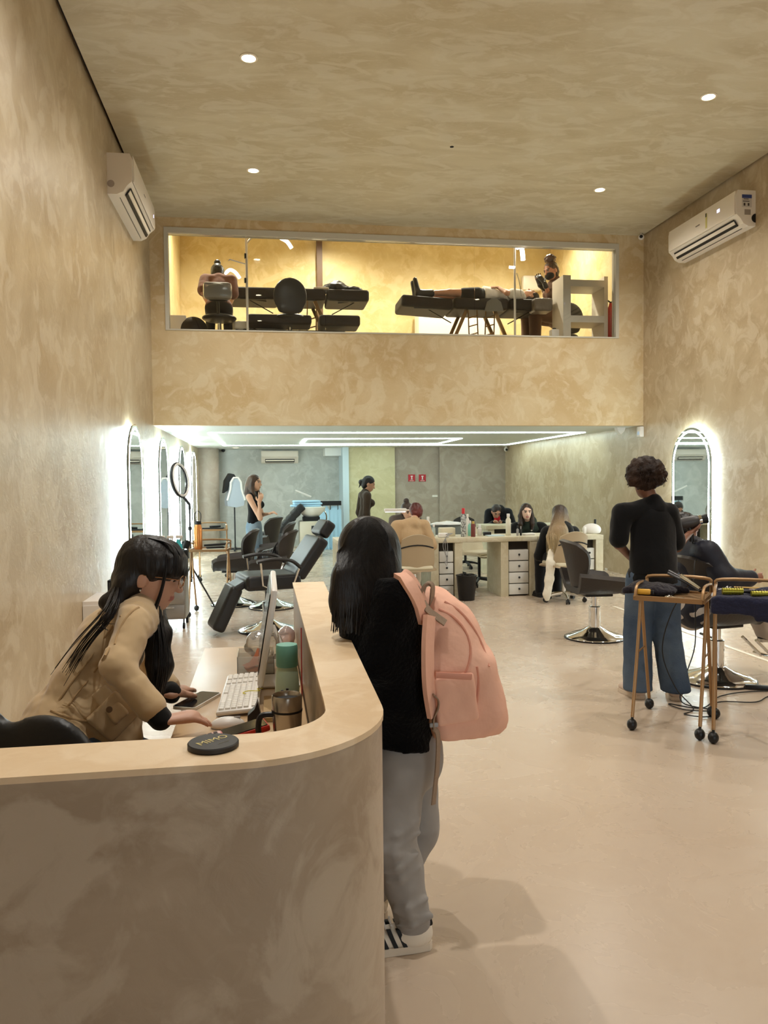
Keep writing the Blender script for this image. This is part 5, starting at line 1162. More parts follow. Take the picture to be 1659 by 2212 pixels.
# ================================================================ woman in black tank top
tank = cloth_mat('black_rib', (14, 14, 16), .9, 20, .4); jl = mat('jeans_light', (140, 160, 172), .9, spec=.15, bump=(100, .2), var=(6, .8, (108, 130, 148)))
b0 = at(548, 1100, 11.6); J = stand((b0[0], 11.6, 0), -1.85, 1.62)
J.update(elr=at(562, 1120, 11.42), wrr=at(560, 1086, 11.36), ell=at(566, 1112, 11.75), wrl=at(578, 1110, 11.62))
wt, o, hc, hR, s_ = figure(J, 'woman with long brown hair, black tank top and light jeans, hand at her mouth', (206, 164, 134), tank, .008, 0, jl, .016, 1.2, hair='long', hairc=hair_mat('hair_brown', (54, 38, 28), (96, 72, 50)), res=.009, headR=frame3((.92, -.4, -.05), (0, 0, 1)), hands={'r': (at(565, 1068, 11.36)-at(560, 1086, 11.36), (-.3, .8, 0)), 'l': ((.8, -.3, .2), (0, 0, -1))}, hem=.35)

# ================================================================ back of the room: hood, shampoo bay, towels
hs_ = thing('hood_dryer', 'standing hood dryer with white shell and black top, by the back wall', 'hood dryer', at(508, 1168, 17.6)*v3(1, 1, 0))
zz = lambda py: at(510, py, 17.6)[2]
b = MB(); z0, z1 = zz(1092), zz(1040)
poly = [(-.24, z0), (-.25, z0+.12), (-.16, z0+.36), (-.14, z0+.52), (-.06, z0+.62), (.06, z0+.62), (.14, z0+.52), (.16, z0+.36), (.25, z0+.12), (.22, z0), (0, z0-.04)]
Mh = Matrix(((.95, 0, -.3, 0), (.3, 0, .95, 0), (0, 1, 0, 0), (0, 0, 0, 1)))
MB().prism([(x*.8, y) for x, y in poly], -.14, .10, Mh).build('shell', mat('pale_grey', (164, 172, 182), .4), hs_, smooth=30)
MB().tube([Mh @ Vector((x*.8, y, -.15)) for x, y in poly[1:9]], .022, 8).build('shell_rim', 'white_plastic', hs_)
MB().prism([(-.24, z0+.28), (-.2, z0+.56), (-.10, z0+.72), (.0, z0+.70), (.09, z0+.56), (.0, z0+.60), (-.1, z0+.5), (-.15, z0+.34)], -.02, .16, Mh).build('cover', 'black_matte', hs_, smooth=30)
MB().cyl((0, 0, .05), (0, 0, z0), .016, n=10).build('pole', 'black_plastic', hs_); MB().bb((-.42, -.02, .02), (.42, .02, .06)).build('base_bar', 'black_plastic', hs_, smooth=None); MB().bb((-.02, -.35, .02), (.02, .3, .06)).build('base_bar', 'black_plastic', hs_, smooth=None)
# shampoo unit
sx = atz(672, 1200); sh = thing('shampoo_unit', 'shampoo unit with black tufted recliner and white basin', 'shampoo chair', (sx[0], 16.0, 0))
MB().bb((-.24, -.28, 0), (.22, .28, .72), bev=.03).build('pedestal', mat('beige_gloss', (206, 198, 180), .35), sh)
MB().lathe([(.05, 0), (.16, .03), (.27, .14), (.30, .22), (.28, .225), (.24, .16), (.12, .07), (.001, .06)], (.02, 0, .78), 28).build('basin', mat('porcelain', (232, 232, 226), .2), sh)
MB().bb((-.16, -.2, .70), (.18, .2, .80)).build('basin_base', 'black_matte', sh, smooth=None)
for k in range(6):
    u = k/5; Body(.014).box((-.22-.46*u, 0, .98-.52*u), (.05, .27, .055), np.array(Euler((0, math.radians(48), 0)).to_matrix()), .03, .02).build('back_roll', lea2, sh, (0, 0, 0))
Body(.014).box((-.80, 0, .42), (.24, .27, .05), None, .03, .02).build('seat', lea2, sh, (0, 0, 0)); MB().bb((-.95, -.24, 0), (-.62, .24, .37)).build('seat_base', 'black_matte', sh, smooth=None)
MB().tube(spline([(.28, .1, .95), (.34, .1, .8), (.30, .1, .6), (.2, .1, .5)], 4), .014, 8).build('hose', 'chrome', sh); MB().box((.05, -.29, .58), (.10, .02, .10), bev=.01).build('plug_box', 'black_plastic', sh)
for k, (dx, w_) in enumerate(((-.02, .62), (.02, .58), (.0, .54))):
    t = thing('folded_towel', ('lowest', 'middle', 'topmost')[k]+' pale blue folded towel over the shampoo basin', 'towel', (sx[0]-.08+dx, 15.98, 1.01+.045*k), .05*k, 'pale blue towels on the basin'); MB().box((0, 0, .02), (w_, .34, .04), bev=.016).build('cloth', cloth_mat('towel_blue', (170, 208, 232), .9, 60, .5), t)
tb = at(712, 1087, 17.3); tr_ = thing('towel_rail', 'black wall bar with hooks and pale blue capes hanging below', 'rail', (tb[0], 17.3, 0))
MB().bb((-.28, -.03, tb[2]-.05), (.26, .03, tb[2]+.05)).build('bar', 'black_matte', tr_, smooth=None)
for k in range(3): MB().tube([(-.16+.17*k, -.04, tb[2]-.05), (-.16+.17*k, -.06, tb[2]-.12), (-.16+.17*k, -.02, tb[2]-.14)], .010, 6).build('hook', 'black_plastic', tr_)
for k in range(2):
    t = thing('hanging_cape', ('left', 'right')[k]+' pale blue salon cape hanging under the black bar', 'cape', (tb[0]-.14+.27*k, 17.3, 0), 0, 'pale blue capes under the bar')
    MB().grid(lambda u, v: ((-.13+.26*u)*(1-.35*(v > .9)*(v-.9)*10), .02*math.sin(u*18)*(1-v), .0+(tb[2]-.06)*v), 24, 10, .012).build('cloth', 'towel_blue', t)
lp = at(655, 1068, 17.9); t = thing('basin_tap', 'thin white angled lamp arm above the shampoo basin', 'lamp arm', lp); MB().tube([(-.18, 0, .10), (.18, 0, -.06)], .022, 8).build('arm', 'white_plastic', t); MB().cyl((.15, 0, -.05), (.15, .62, -.05), .014, n=8).build('wall_bracket', 'white_plastic', t)
# ================================================================ manicure desks
plaster('stone_desk', (206, 198, 170), (196, 186, 156), (216, 210, 188), rough=.45, scale=2)
dw = mat('drawer_white', (222, 222, 216), .5); dkn = mat('knob_dark', (24, 24, 26), .4); dark_in = mat('recess_dark', (52, 46, 38), .8)
YD0, YD1, ZM = 9.63, 10.27, .775
def pedestal(t, x0, x1, n=4):
    for a, c in ((x0, x0+.10), (x1-.10, x1)): MB().bb((a, YD0, 0), (c, YD1, ZM-.06)).build('pedestal_panel', 'stone_desk', t, smooth=None)
    MB().bb((x0+.10, YD0+.10, 0), (x1-.10, YD1, ZM-.06)).build('recess', dark_in, t, smooth=None)
    h = (ZM-.06-.12)/n
    for k in range(n):
        d = MB().bb((x0+.115, YD0+.025, .02+h*k), (x1-.115, YD0+.10, .02+h*(k+1)-.012), bev=.003).build('drawer', dw, t); MB().ball(((x0+x1)/2+.005, YD0+.015, .02+h*(k+.5)), (.014, .016, .014), 10, 6).build('knob', dkn, d)
def desk(label, x0, x1, peds):
    t = thing('manicure_desk', label, 'desk', (0, 0, 0), 0, 'stone-look manicure desks'); MB().bb((x0, YD0-.01, ZM-.06), (x1, YD1, ZM), bev=.004).build('desk_top', 'stone_desk', t)
    for p in peds: pedestal(t, *p)
    return t
px_ = lambda x: at(x, 1200, YD0)[0]
desk('stone manicure desk with two drawer columns, the middle one', px_(931), px_(1161), [(px_(931), px_(999)), (px_(1074)+.05, px_(1161))])
desk('stone manicure desk at the right wall side, behind the blond client', px_(1161)+.005, px_(1303), [(px_(1245), px_(1303))])
desk('stone manicure desk in front of the red-haired manicurist', px_(931)-1.2, px_(931)-.005, [(px_(931)-1.2, px_(931)-.85)])
t = thing('manicure_desk', 'stone manicure desk in the second row, before the blazer wearer', 'desk', (0, 0, 0), 0, 'stone-look manicure desks')
x0, x1 = at(1050, 1140, 11.9)[0], at(1240, 1140, 11.9)[0]
MB().bb((x0, 11.9, .73), (x1, 12.5, .79), bev=.004).build('desk_top', 'stone_desk', t); MB().bb((x0+.05, 11.95, 0), (x0+.15, 12.45, .73)).build('pedestal_panel', 'stone_desk', t, smooth=None); MB().bb((x1-.15, 11.95, 0), (x1-.05, 12.45, .73)).build('pedestal_panel', 'stone_desk', t, smooth=None); MB().bb((x0, 12.38, .45), (x1, 12.42, .73)).build('modesty_panel', dark_in, t, smooth=None)
# ---------------------------------------------------------------- beige shell chairs on casters
bshell = mat('beige_shell', (176, 158, 130), .4); cream = mat('cream_pad', (214, 206, 180), .6, bump=(30, .2))
def shell_chair(label, loc, rz, shell=bshell, metal='chrome'):
    """local +X is the way the sitter faces"""
    t = thing('shell_chair', label, 'chair', loc, rz, 'moulded chairs on casters')
    def fb(u, v): y = u*2-1; hw = .22*(1-.28*max(0, v-.35)**1.2)-.05*max(0, .2-v); return (-.20-.10*v+.09*y*y*(1-.4*v), y*hw, .46+.42*v-.02*y*y*v*3)
    MB().grid(fb, 12, 10, -.018).build('backrest', shell, t, smooth=80)
    MB().tube([fb(u, .70) for u in np.linspace(.02, .98, 9)], .009, 6).build('back_groove', 'black_matte', t)
    MB().grid(lambda u, v: (-.22+.46*u, (v*2-1)*(.23-.02*u), .455+.05*max(0, abs(v*2-1)-.7)-.03*max(0, u-.85)*5), 10, 12, .02).build('seat_shell', shell, t, smooth=80)
    Body(.012).box((.0, 0, .475), (.19, .18, .008), None, .018, .01).build('seat_pad', cream, t, (0, 0, 0))
    MB().cyl((0, 0, .10), (0, 0, .43), .022, n=12).build('gas_lift', metal, t); star_base(t, metal, 'black_plastic', .25, .075); return t
cR = at(895, 1200, 9.15); shell_chair('beige moulded chair under the red-haired manicurist', (cR[0], 9.15, 0), math.radians(88))
cBl = at(1218, 1200, 9.1); shell_chair('beige moulded chair under the blond client', (cBl[0], 9.1, 0), math.radians(98))
cF = at(1035, 1200, 10.75); shell_chair('cream chair seen through the knee space of the middle desk', (cF[0], 10.75, 0), math.radians(-60), cream, 'black_plastic')
cG = at(880, 1100, 11.2); shell_chair('pale moulded chair behind the far side of the manicurist\'s desk', (cG[0]-.35, 11.3, 0), math.radians(-90), cream, 'black_plastic')
cH = at(975, 1120, 11.6); shell_chair('pale moulded chair with wide back beyond the grey basin', (cH[0], 11.7, 0), math.radians(-90), cream, 'black_plastic')
cI = at(1085, 1140, 13.1); shell_chair('dark chair under the blazer wearer', (cI[0], 13.1, 0), math.radians(-90), lea, 'black_plastic')
cJ = at(1020, 1110, 12.9); shell_chair('empty dark chair beside the blazer wearer', (cJ[0]-.1, 13.0, 0), math.radians(-100), lea, 'black_plastic')
cK = at(1140, 1130, 10.85); shell_chair('chair under the client in the green turtleneck', (cK[0], 10.9, 0), math.radians(-90), cream, 'black_plastic')
# ---------------------------------------------------------------- people
tan = cloth_mat('tan_knit', (182, 154, 118), .9, 26, .4)
J = sit((cR[0], 9.2, 0), .05, 1.58, .46, .14); J['head'] = at(898, 1108, 9.52); J['neck'] = at(895, 1128, 9.36)
J['elr'] = at(932, 1178, 9.3); J['ell'] = at(855, 1172, 9.3); J['wrr'] = at(915, 1158, 9.72); J['wrl'] = at(872, 1158, 9.72)
figure(J, 'red-haired manicurist in tan sweater, back to the viewer', (196, 150, 124), tan, .022, .5, cloth_mat('beige_cotton', (196, 186, 166)), .02, hair='short', hairc=hair_mat('hair_red', (74, 26, 22), (110, 40, 34)), res=.010, face=False, headR=frame3((-.1, 1, -.65), (0, .6, 1)), wide=.02)
J = sit((at(872, 1100, 10.75)[0], 10.8, 0), PI+.15, 1.60, .46, .10); J['head'] = at(880, 1105, 10.55)
figure(J, 'client with top knot facing the red-haired manicurist', (206, 164, 138), cloth_mat('grey_knit', (92, 84, 78)), .016, 1.0, cloth_mat('dark_cotton', (50, 48, 50)), hair='top', hairc=hair_mat('hair_knot', (46, 34, 28), (70, 54, 44)), res=.010, headR=frame3((.25, -1, -.35), (0, -.3, 1)))
blz = cloth_mat('black_blazer', (18, 18, 22), .8, 12, .3)
J = sit((at(1072, 1120, 12.95)[0], 13.0, 0), PI, 1.60, .46, .16); J['head'] = at(1072, 1106, 12.66); J['wrr'] = at(1066, 1130, 12.5); J['wrl'] = at(1086, 1130, 12.5)
tbz, o, *_ = figure(J, 'person in black blazer and red shirt bending over the second desk row', (186, 138, 112), blz, .02, 1.0, blz, hair='bun', hairc=hair_mat('hair_blazer', (40, 30, 26)), res=.010, headR=frame3((0, -1, -.75), (0, -.7, 1)))
Body(.009).ell(at(1074, 1122, 12.66), (.055, .04, .10), None, .02).build('red_shirt', cloth_mat('red_cotton', (176, 30, 40)), tbz, o)
grn = cloth_mat('green_turtleneck', (44, 54, 46), .9, 16, .4); coat = cloth_mat('black_coat', (17, 18, 19), .9, 14, .5)
J = sit((cK[0], 10.85, 0), PI, 1.62, .47, .03); J['head'] = at(1137, 1106, 10.68); J['neck'] = at(1139, 1132, 10.74)
J['shl'] = at(1172, 1140, 10.78); J['shr'] = at(1112, 1142, 10.78); J['elr'] = at(1112, 1166, 10.7); J['ell'] = at(1182, 1163, 10.7); J['wrr'] = at(1130, 1158, 10.35); J['wrl'] = at(1165, 1158, 10.35)
tg, o, hc, hR, s_ = figure(J, 'client with long dark hair, green turtleneck and black coat, facing the viewer', (226, 190, 168), grn, .018, .1, blz, hair='long', hairc=hair_mat('hair_dark_long', (28, 21, 19), (70, 50, 38)), res=.009, lip=(176, 96, 92), headR=frame3((-.12, -1, -.12), (0, 0, 1)))
B_ = Body(.01)
for n in 'lr': B_.cone(J['sh'+n], J['el'+n], .075, .07, .03).cone(J['el'+n], lerp(J['el'+n], J['wr'+n], .85), .065, .05, .03).cone(lerp(J['sh'+n], J['neck'], .2), lerp(J['hip'+n], J['sh'+n], .2), .08, .10, .03)
B_.cone(v3(J['shl'])+v3(0, .06, 0), v3(J['shr'])+v3(0, .06, 0), .08, .08, .03).noise(.006, 26, 5).build('coat', coat, tg, o); MB().ball(hc+v3(.02, -.16, -.26)-o, .014, 10, 6).build('pendant', 'chrome', tg)
J = sit((cBl[0], 9.15, 0), .12, 1.62, .46, .06); J['head'] = at(1207, 1112, 9.42); J['neck'] = at(1207, 1138, 9.36)
J['shl'] = at(1182, 1150, 9.3); J['shr'] = at(1238, 1150, 9.3); J['ell'] = at(1166, 1200, 9.35); J['elr'] = at(1250, 1196, 9.3); J['wrl'] = at(1172, 1166, 9.68); J['wrr'] = at(1222, 1166, 9.68)
tb_, o, hc, hR, s_ = figure(J, 'client with long blond-tipped hair and black coat, back to the viewer', (214, 176, 152), coat, .03, 1.0, blz, .02, hair=None, res=.010, face=False, headR=frame3((-.25, 1, -.15), (0, 0, 1)), wide=.03)
B_ = Body(.008); W_ = lambda x, y, z: hc+hR @ (v3(x, y, z)*s_); B_.ell(W_(0, -.02, .04), v3(.086, .10, .09), hR, .03)
B_.chain([W_(0, -.04, .0), at(1208, 1150, 9.10), at(1212, 1185, 9.03), at(1216, 1206, 9.03)], [.085, .10, .09, .03], .05).chain([W_(.02, -.03, 0), at(1236, 1160, 9.10), at(1242, 1196, 9.06)], [.07, .05, .02], .04).chain([W_(-.02, -.03, 0), at(1190, 1160, 9.10), at(1192, 1198, 9.06)], [.07, .05, .02], .04)
hb = bpy.data.materials.new('hair_blond'); hb.use_nodes = True; MATS['hair_blond'] = hb; nt = hb.node_tree; bs = nt.nodes['Principled BSDF']; bs.inputs['Roughness'].default_value = .45
tc = nt.nodes.new('ShaderNodeTexCoord'); sp_ = nt.nodes.new('ShaderNodeSeparateXYZ'); nt.links.new(tc.outputs['Object'], sp_.inputs[0]); rm = nt.nodes.new('ShaderNodeValToRGB'); mr = nt.nodes.new('ShaderNodeMapRange'); mr.inputs[1].default_value = .68; mr.inputs[2].default_value = 1.14
nt.links.new(sp_.outputs[2], mr.inputs[0]); nt.links.new(mr.outputs[0], rm.inputs[0]); rm.color_ramp.elements[0].color = srgb(198, 178, 136); rm.color_ramp.elements[1].color = srgb(58, 46, 38); e = rm.color_ramp.elements.new(.5); e.color = srgb(150, 126, 92); nt.links.new(rm.outputs[0], bs.inputs['Base Color'])
nn = nt.nodes.new('ShaderNodeTexNoise'); nn.inputs['Scale'].default_value = 60; mp = nt.nodes.new('ShaderNodeMapping'); mp.inputs['Scale'].default_value = (1, 1, .08); nt.links.new(tc.outputs['Object'], mp.inputs[0]); nt.links.new(mp.outputs[0], nn.inputs['Vector']); bu = nt.nodes.new('ShaderNodeBump'); bu.inputs['Strength'].default_value = .7; bu.inputs['Distance'].default_value = .01; nt.links.new(nn.outputs[0], bu.inputs['Height']); nt.links.new(bu.outputs[0], bs.inputs['Normal'])
E_ = MB(); g = np.random.default_rng(8); ps = []
for k in range(140):
    t_ = g.uniform(-1, 1); ps.append(spline([W_(t_*.02, -.03, .128), W_(t_*.08, -.10+.04*t_*t_, .05), at(1210+t_*28, 1150, 9.03+.05*t_*t_), at(1212+t_*30+g.normal()*2, 1180, 8.96+.06*t_*t_), at(1213+t_*30+g.normal()*3, 1205+g.uniform(-8, 8), 8.96+.06*t_*t_)], 4))
strands(ps, .0026, .0012, 4, E_); B_.noise(.003, 60, 2).build('hair', 'hair_blond', tb_, o, 1, None, E_)
t = thing('cardigan', 'cream cardigan hanging from the blond client\'s chair', 'cardigan', (at(1190, 1210, 8.95)[0], 8.95, 0)); Body(.009).chain([(.03, .05, .62), (.0, 0, .5), (-.02, 0, .3), (-.05, 0, .12), (-.05, 0, .06)], [.05, .06, .055, .05, .03], .03, ((0, 1, 0), .45)).noise(.007, 36, 4).build('knit', cloth_mat('cream_knit', (226, 220, 204), .95, 40, .5), t, (0, 0, 0))
# standing woman in the brown top
b0 = at(786, 1100, 12.4); J = stand((b0[0], 12.4, 0), -1.45, 1.60, .02); J['head'] = v3(J['head'])+v3(.02, 0, -.02)
figure(J, 'standing woman with low bun and dark brown top, looking down at the desks', (196, 148, 120), cloth_mat('brown_knit', (62, 50, 40), .9, 20, .3), .012, 1.0, cloth_mat('dark_trousers', (36, 34, 36)), hair='low', hairc=hair_mat('hair_low', (20, 16, 15)), res=.009, headR=frame3((1, -.12, -.42), (.35, 0, 1)), hs=1.05)
# ---------------------------------------------------------------- waste bin, things on the desks
wb = thing('waste_bin', 'black waste bin with bag liner in front of the manicure desk', 'bin', atz(1008, 1296)); MB().lathe([(.095, 0), (.10, .005), (.128, .31), (.132, .32), (.124, .32), (.096, .02), (.001, .02)], n=28).build('bucket', 'black_plastic', wb)
Body(.008).ell((0, 0, .315), (.135, .135, .018), None, .01).ell((0, 0, .33), (.115, .115, .04), None, .01, True).noise(.006, 60, 2).build('liner', 'black_shiny', wb, (0, 0, 0))
def bottle(px, Yv, r, h, c, capc, label, shape='plain', z=ZM, name='bottle', cat='bottle', caph=.03, grp='bottles on the manicure desks'):
    p = at(px, 1150, Yv); t = thing(name, label, cat, (p[0], Yv, z), 0, grp)
    pr = [(r*.9, 0), (r, .006), (r, h*.82), (r*.55, h*.93), (r*.5, h)] if shape == 'plain' else [(r*.97, 0), (r, .004), (r, h*.96), (r*.85, h)]
    MB().lathe(pr, n=18).build('body', c, t); MB().lathe([(r*.62, h-.004), (r*.62, h+caph), (r*.55, h+caph+.003), (.001, h+caph+.003)], n=16).build('cap', capc, t); return t
wp = MATS['white_plastic']; redp = mat('red_plastic', (196, 36, 44), .35)
flr = mat('black_floral', (20, 20, 22), .4, var=(38, 1.0, (210, 214, 210)))
bottle(1001, 9.85, .034, .30, flr, redp, 'black floral spray can with red cap on the middle desk', 'can', name='spray_can', caph=.07)
bottle(1022, 9.78, .03, .17, mat('brown_red', (112, 52, 46), .4), mat('gold_cap', (190, 160, 90), .3, .8), 'brown and red can beside the floral spray can', 'can', name='spray_can')
bottle(1015, 9.95, .027, .17, mat('mint_plastic', (140, 206, 186), .35), wp, 'mint green bottle between the two spray cans')
bottle(1098, 9.9, .034, .25, mat('cream_bottle', (224, 220, 200), .4), wp, 'tall cream bottle near the right end of the middle desk', caph=.035)
bottle(1010, 10.12, .025, .25, wp, wp, 'slim white bottle behind the floral spray can')
bottle(1036, 10.0, .03, .11, wp, wp, 'short white jar right of the brown can')
bottle(937, 10.0, .022, .13, mat('clear_gel', (200, 214, 206), .2, trans=.4), wp, 'clear pump bottle beside the manicurist\'s elbow')
bottle(925, 10.2, .03, .22, wp, wp, 'white bottle behind the red-haired manicurist\'s head')
bottle(1118, 9.8, .016, .10, 'grey_plastic', 'black_plastic', 'tiny grey polish bottle beside the tall cream bottle'); bottle(1125, 9.82, .014, .09, 'black_plastic', 'grey_plastic', 'tiny black polish bottle left of the coat')
def boxy(px, Yv, d, c, name, label, cat, z=ZM, rz=0.0, bev=.01): p = at(px, 1150, Yv); t = thing(name, label, cat, (p[0], Yv, z), rz); MB().box((0, 0, d[2]/2), d, bev=bev).build('body', c, t); return t
t = boxy(965, 10.05, (.20, .16, .11), cream, 'towel_caddy', 'cream caddy of supplies on the middle desk', 'caddy')
bs_ = thing('foot_basin', 'grey plastic tub with white liner beyond the desk', 'tub', (at(965, 1130, 10.9)[0], 10.9, 0)); MB().lathe([(.17, .58), (.19, .60), (.235, .86), (.25, .87), (.23, .87), (.18, .62), (.001, .61)], n=28).build('tub', mat('tub_grey', (136, 144, 142), .5), bs_); MB().lathe([(.10, 0), (.03, .03), (.03, .58), (.12, .585)], n=20).build('stand', 'grey_plastic', bs_)
Body(.01).ell((0, 0, .885), (.24, .22, .035), None, .01).noise(.012, 40, 2).build('liner', mat('white_film', (226, 228, 224), .4), bs_, (0, 0, 0))
ml = thing('manicure_lamp', 'white drill machine with loose cables on the middle desk', 'nail machine', (at(958, 1155, 9.75)[0], 9.75, ZM)); MB().box((0, 0, .03), (.13, .10, .06), bev=.015).build('housing', wp, ml)
for k in range(3): MB().tube(spline([(.02, -.05, .04), (.05+.02*k, -.12, .06), (.0, -.13, .01), (-.04+.03*k, -.14, -.10), (.01, -.14, -.26-.04*k), (-.02, -.14, -.30)], 5), .004, 6).build('cable', 'grey_plastic', ml)
boxy(1068, 9.85, (.22, .20, .012), mat('paper_blue', (196, 214, 220), .6), 'paper_towel', 'pale paper towel spread on the middle desk', 'paper towel', bev=.003)
boxy(1052, 9.95, (.10, .08, .05), 'black_plastic', 'polish_rack', 'small black box behind the paper towel', 'box')
t = boxy(1142, 9.85, (.16, .08, .03), wp, 'cotton_pads', 'white cotton pads near the turtleneck client', 'pads', rz=.3)
t = thing('uv_lamp', 'white nail lamp and supplies on the right manicure desk', 'nail lamp', (at(1278, 1155, 9.95)[0], 9.95, ZM)); Body(.008).ell((0, 0, .05), (.13, .10, .085), None, .02).cut((0, 0, .001), (0, 0, -1)).build('dome', wp, t, (0, 0, 0)); MB().cyl((.05, 0, .1), (.05, 0, .19), .016, n=10).build('bottle_neck', 'black_plastic', t); MB().box((-.12, -.05, .05), (.04, .04, .10), bev=.01).build('side_bottle', wp, t)
# slim led desk lamp
p = at(845, 1100, 10.6); la = thing('desk_lamp', 'slim white led desk lamp over the left manicure desk', 'lamp', (p[0], 10.25, ZM)); zl = p[2]-ZM
bar = MB().box((0, .0, zl), (.30, .06, .045), bev=.01).build('lamp_head', wp, la); MB().box((0, -.0, zl-.024), (.27, .04, .006)).build('led_bar', emission('lamp_led', (1, 1, 1), 6.0), bar, smooth=None); MB().tube([(.14, 0, zl), (.22, 0, zl), (.24, .02, .02)], .010, 8).build('arm', wp, la); MB().lathe([(.06, 0), (.06, .02), (.001, .022)], (.24, .02, 0), 18).build('foot', wp, la)
# signs on the door panel
for k, (x0, x1) in enumerate(((882, 897), (905, 920))):
    a, c = at(x0, 1025, 17.66), at(x1, 1040, 17.66); t = thing('wall_sign', ('left', 'right')[k]+' small red fire-safety sign on the taupe door panel', 'sign', ((a[0]+c[0])/2, 17.67, (a[2]+c[2])/2), 0, 'red safety signs'); MB().box((0, 0, 0), (abs(c[0]-a[0]), .012, abs(a[2]-c[2]))).build('plate', mat('sign_red', (170, 34, 44), .5), t, smooth=None)
    b = MB(); b.box((0, -.008, -.01), (.022, .004, .07)); b.box((0, -.008, .04), (.05, .004, .022)); b.box((0, -.008, -.035), (.04, .004, .02)); b.build('pictogram', wp, t, smooth=None); MB().box((0, -.008, -.064), (.10, .004, .01)).build('caption_bar', wp, t, smooth=None)
# ================================================================ upstairs treatment room
ZU = 3.48
bedm = mat('bed_vinyl', (34, 27, 23), .6, bump=(40, .1), spec=.25); bedg = mat('bed_gold', (128, 98, 58), .35, .7)
def bed(label, cx, Yv, zt, xs, tilt_first):
    t = thing('treatment_bed', label, 'bed', (cx, Yv, ZU), 0, 'dark padded treatment beds upstairs')
    for k in range(3):
        x0, x1 = xs[k], xs[k+1]; a = tilt_first if k == 0 else 0.0
        Body(.014).box(((x0+x1)/2, 0, zt-.08), ((x1-x0)/2-.05, .29, .05), np.array(Euler((0, a, 0)).to_matrix()), .04, .02).build('pad', bedm, t, (0, 0, 0))
        MB().box(((x0+x1)/2, -.30, zt-.15), ((x1-x0)*.5, .02, .05)).build('pad_bracket', 'black_matte', t, smooth=None)
    xm = (xs[1]+xs[2])/2
    for s_ in (-1, 1):
        for y in (-.26, .26): MB().box((xm+s_*.36, y, (zt-.15)/2), (.05, .04, zt-.12), Euler((0, -s_*.42, 0)).to_matrix()).build('leg', bedg, t, smooth=None)
        b = MB(); x = xm+s_*.17
        for dx in (-.07, .07): b.tube([(x+dx-s_*.03, -.31, zt-.18), (x+dx-s_*.05, -.31, .10)], .010, 6)
        for q in range(4): b.tube([(x-.07-s_*.045, -.31, .12+.13*q), (x+.07-s_*.045, -.31, .16+.13*q)], .010, 6)
        b.build('step_frame', bedg, t)
        b = MB(); b.tube([(xm+s_*.55, -.2, zt-.18), (xm+s_*.85, -.2, zt-.15)], .009, 6); b.tube([(xm+s_*.45, -.2, zt-.36), (xm+s_*.80, -.2, zt-.17)], .009, 6); b.build('gas_strut', 'black_plastic', t)
    MB().box((xm, 0, .06), (.9, .5, .05), bev=.01).build('base', bedg, t); return t
cB = at(1012, 660, 11.9)[0]; zB = at(1012, 644, 11.6)[2]-ZU
bed('dark treatment bed with a client lying on it, upstairs right', cB, 11.9, zB, (-1.13, -.32, .56, 1.13), .06)
cA_ = at(650, 660, 12.3)[0]; zA = at(650, 624, 12.0)[2]-ZU
bed('dark treatment bed with folded clothes, upstairs left', cA_, 12.3, zA, (-1.12, -.35, .38, 1.05), .0)
t = thing('foot_stool', 'long low dark padded bench below the left treatment bed', 'bench', (at(655, 700, 11.6)[0], 11.55, ZU)); zs = at(650, 688, 11.5)[2]-ZU
Body(.014).box((-.35, 0, zs-.05), (.42, .2, .03), None, .04, .02).build('pad', bedm, t, (0, 0, 0)); Body(.014).box((.52, 0, zs-.05), (.26, .2, .04), None, .04, .02).build('pad', bedm, t, (0, 0, 0)); MB().box((0, 0, zs*.5), (1.2, .3, .05)).build('frame', 'black_matte', t, smooth=None)
for x in (-.6, .55): MB().box((x, 0, zs*.25), (.05, .3, zs*.5)).build('leg', 'black_matte', t, smooth=None)
# stools
def stool(px, Yv, label, back=(.68, .26, .24), h=.42):
    x = at(px, 650, Yv)[0]; t = thing('work_stool', label, 'stool', (x, Yv, ZU), 0, 'black work stools upstairs')
    Body(.014).ell((0, .12, h), (.25, .25, .06), None, .02).build('seat', 'black_vinyl', t, (0, 0, 0))
    if back: Body(.014).ell((0, -.16, back[0]), (back[2], .06, back[1]), None, .03).cone((-back[2]*.5, -.15, back[0]-back[1]*.7), (back[2]*.5, -.15, back[0]-back[1]*.7), .05, .05, .04).build('backrest', 'black_vinyl', t, (0, 0, 0)); MB().tube([(0, -.14, back[0]), (0, -.10, h), (0, .1, h-.04)], .02, 8).build('back_bar', 'black_plastic', t)
    MB().cyl((0, .12, .1), (0, .12, h-.03), .03, n=12).build('gas_lift', 'chrome', t); star_base(t, 'chrome', 'black_plastic', .26, .08); return t
s1 = stool(626, 11.35, 'black stool with rounded back in front of the left treatment bed'); s1.location.z = ZU; 
s2 = stool(472, 11.45, 'black stool with a plastic-wrapped backrest under the left therapist', (.74, .12, .19))
MB().box((0, -.19, .74), (.40, .13, .24), bev=.05).build('plastic_cover', glass('wrap_film', (.85, .83, .78), 2.2, .2, .25), s2)
x = at(418, 690, 11.5)[0]; t = thing('round_pouf', 'dark round pouf beside the left therapist', 'pouf', (x, 11.5, ZU)); Body(.014).ell((0, 0, .22), (.20, .2, .20), None, .02).cut((0, 0, .002), (0, 0, -1)).build('cushion', bedm, t, (0, 0, 0))
x = at(384, 690, 11.5)[0]; t = thing('side_cabinet', 'white side cabinet at the left end of the upstairs window', 'cabinet', (x, 11.6, ZU)); MB().bb((-.13, -.2, 0), (.12, .2, .42), bev=.005).build('carcass', 'cabinet_white', t); MB().bb((.12, -.15, .08), (.128, .15, .3)).build('screen_panel', 'grey_plastic', t, smooth=None)
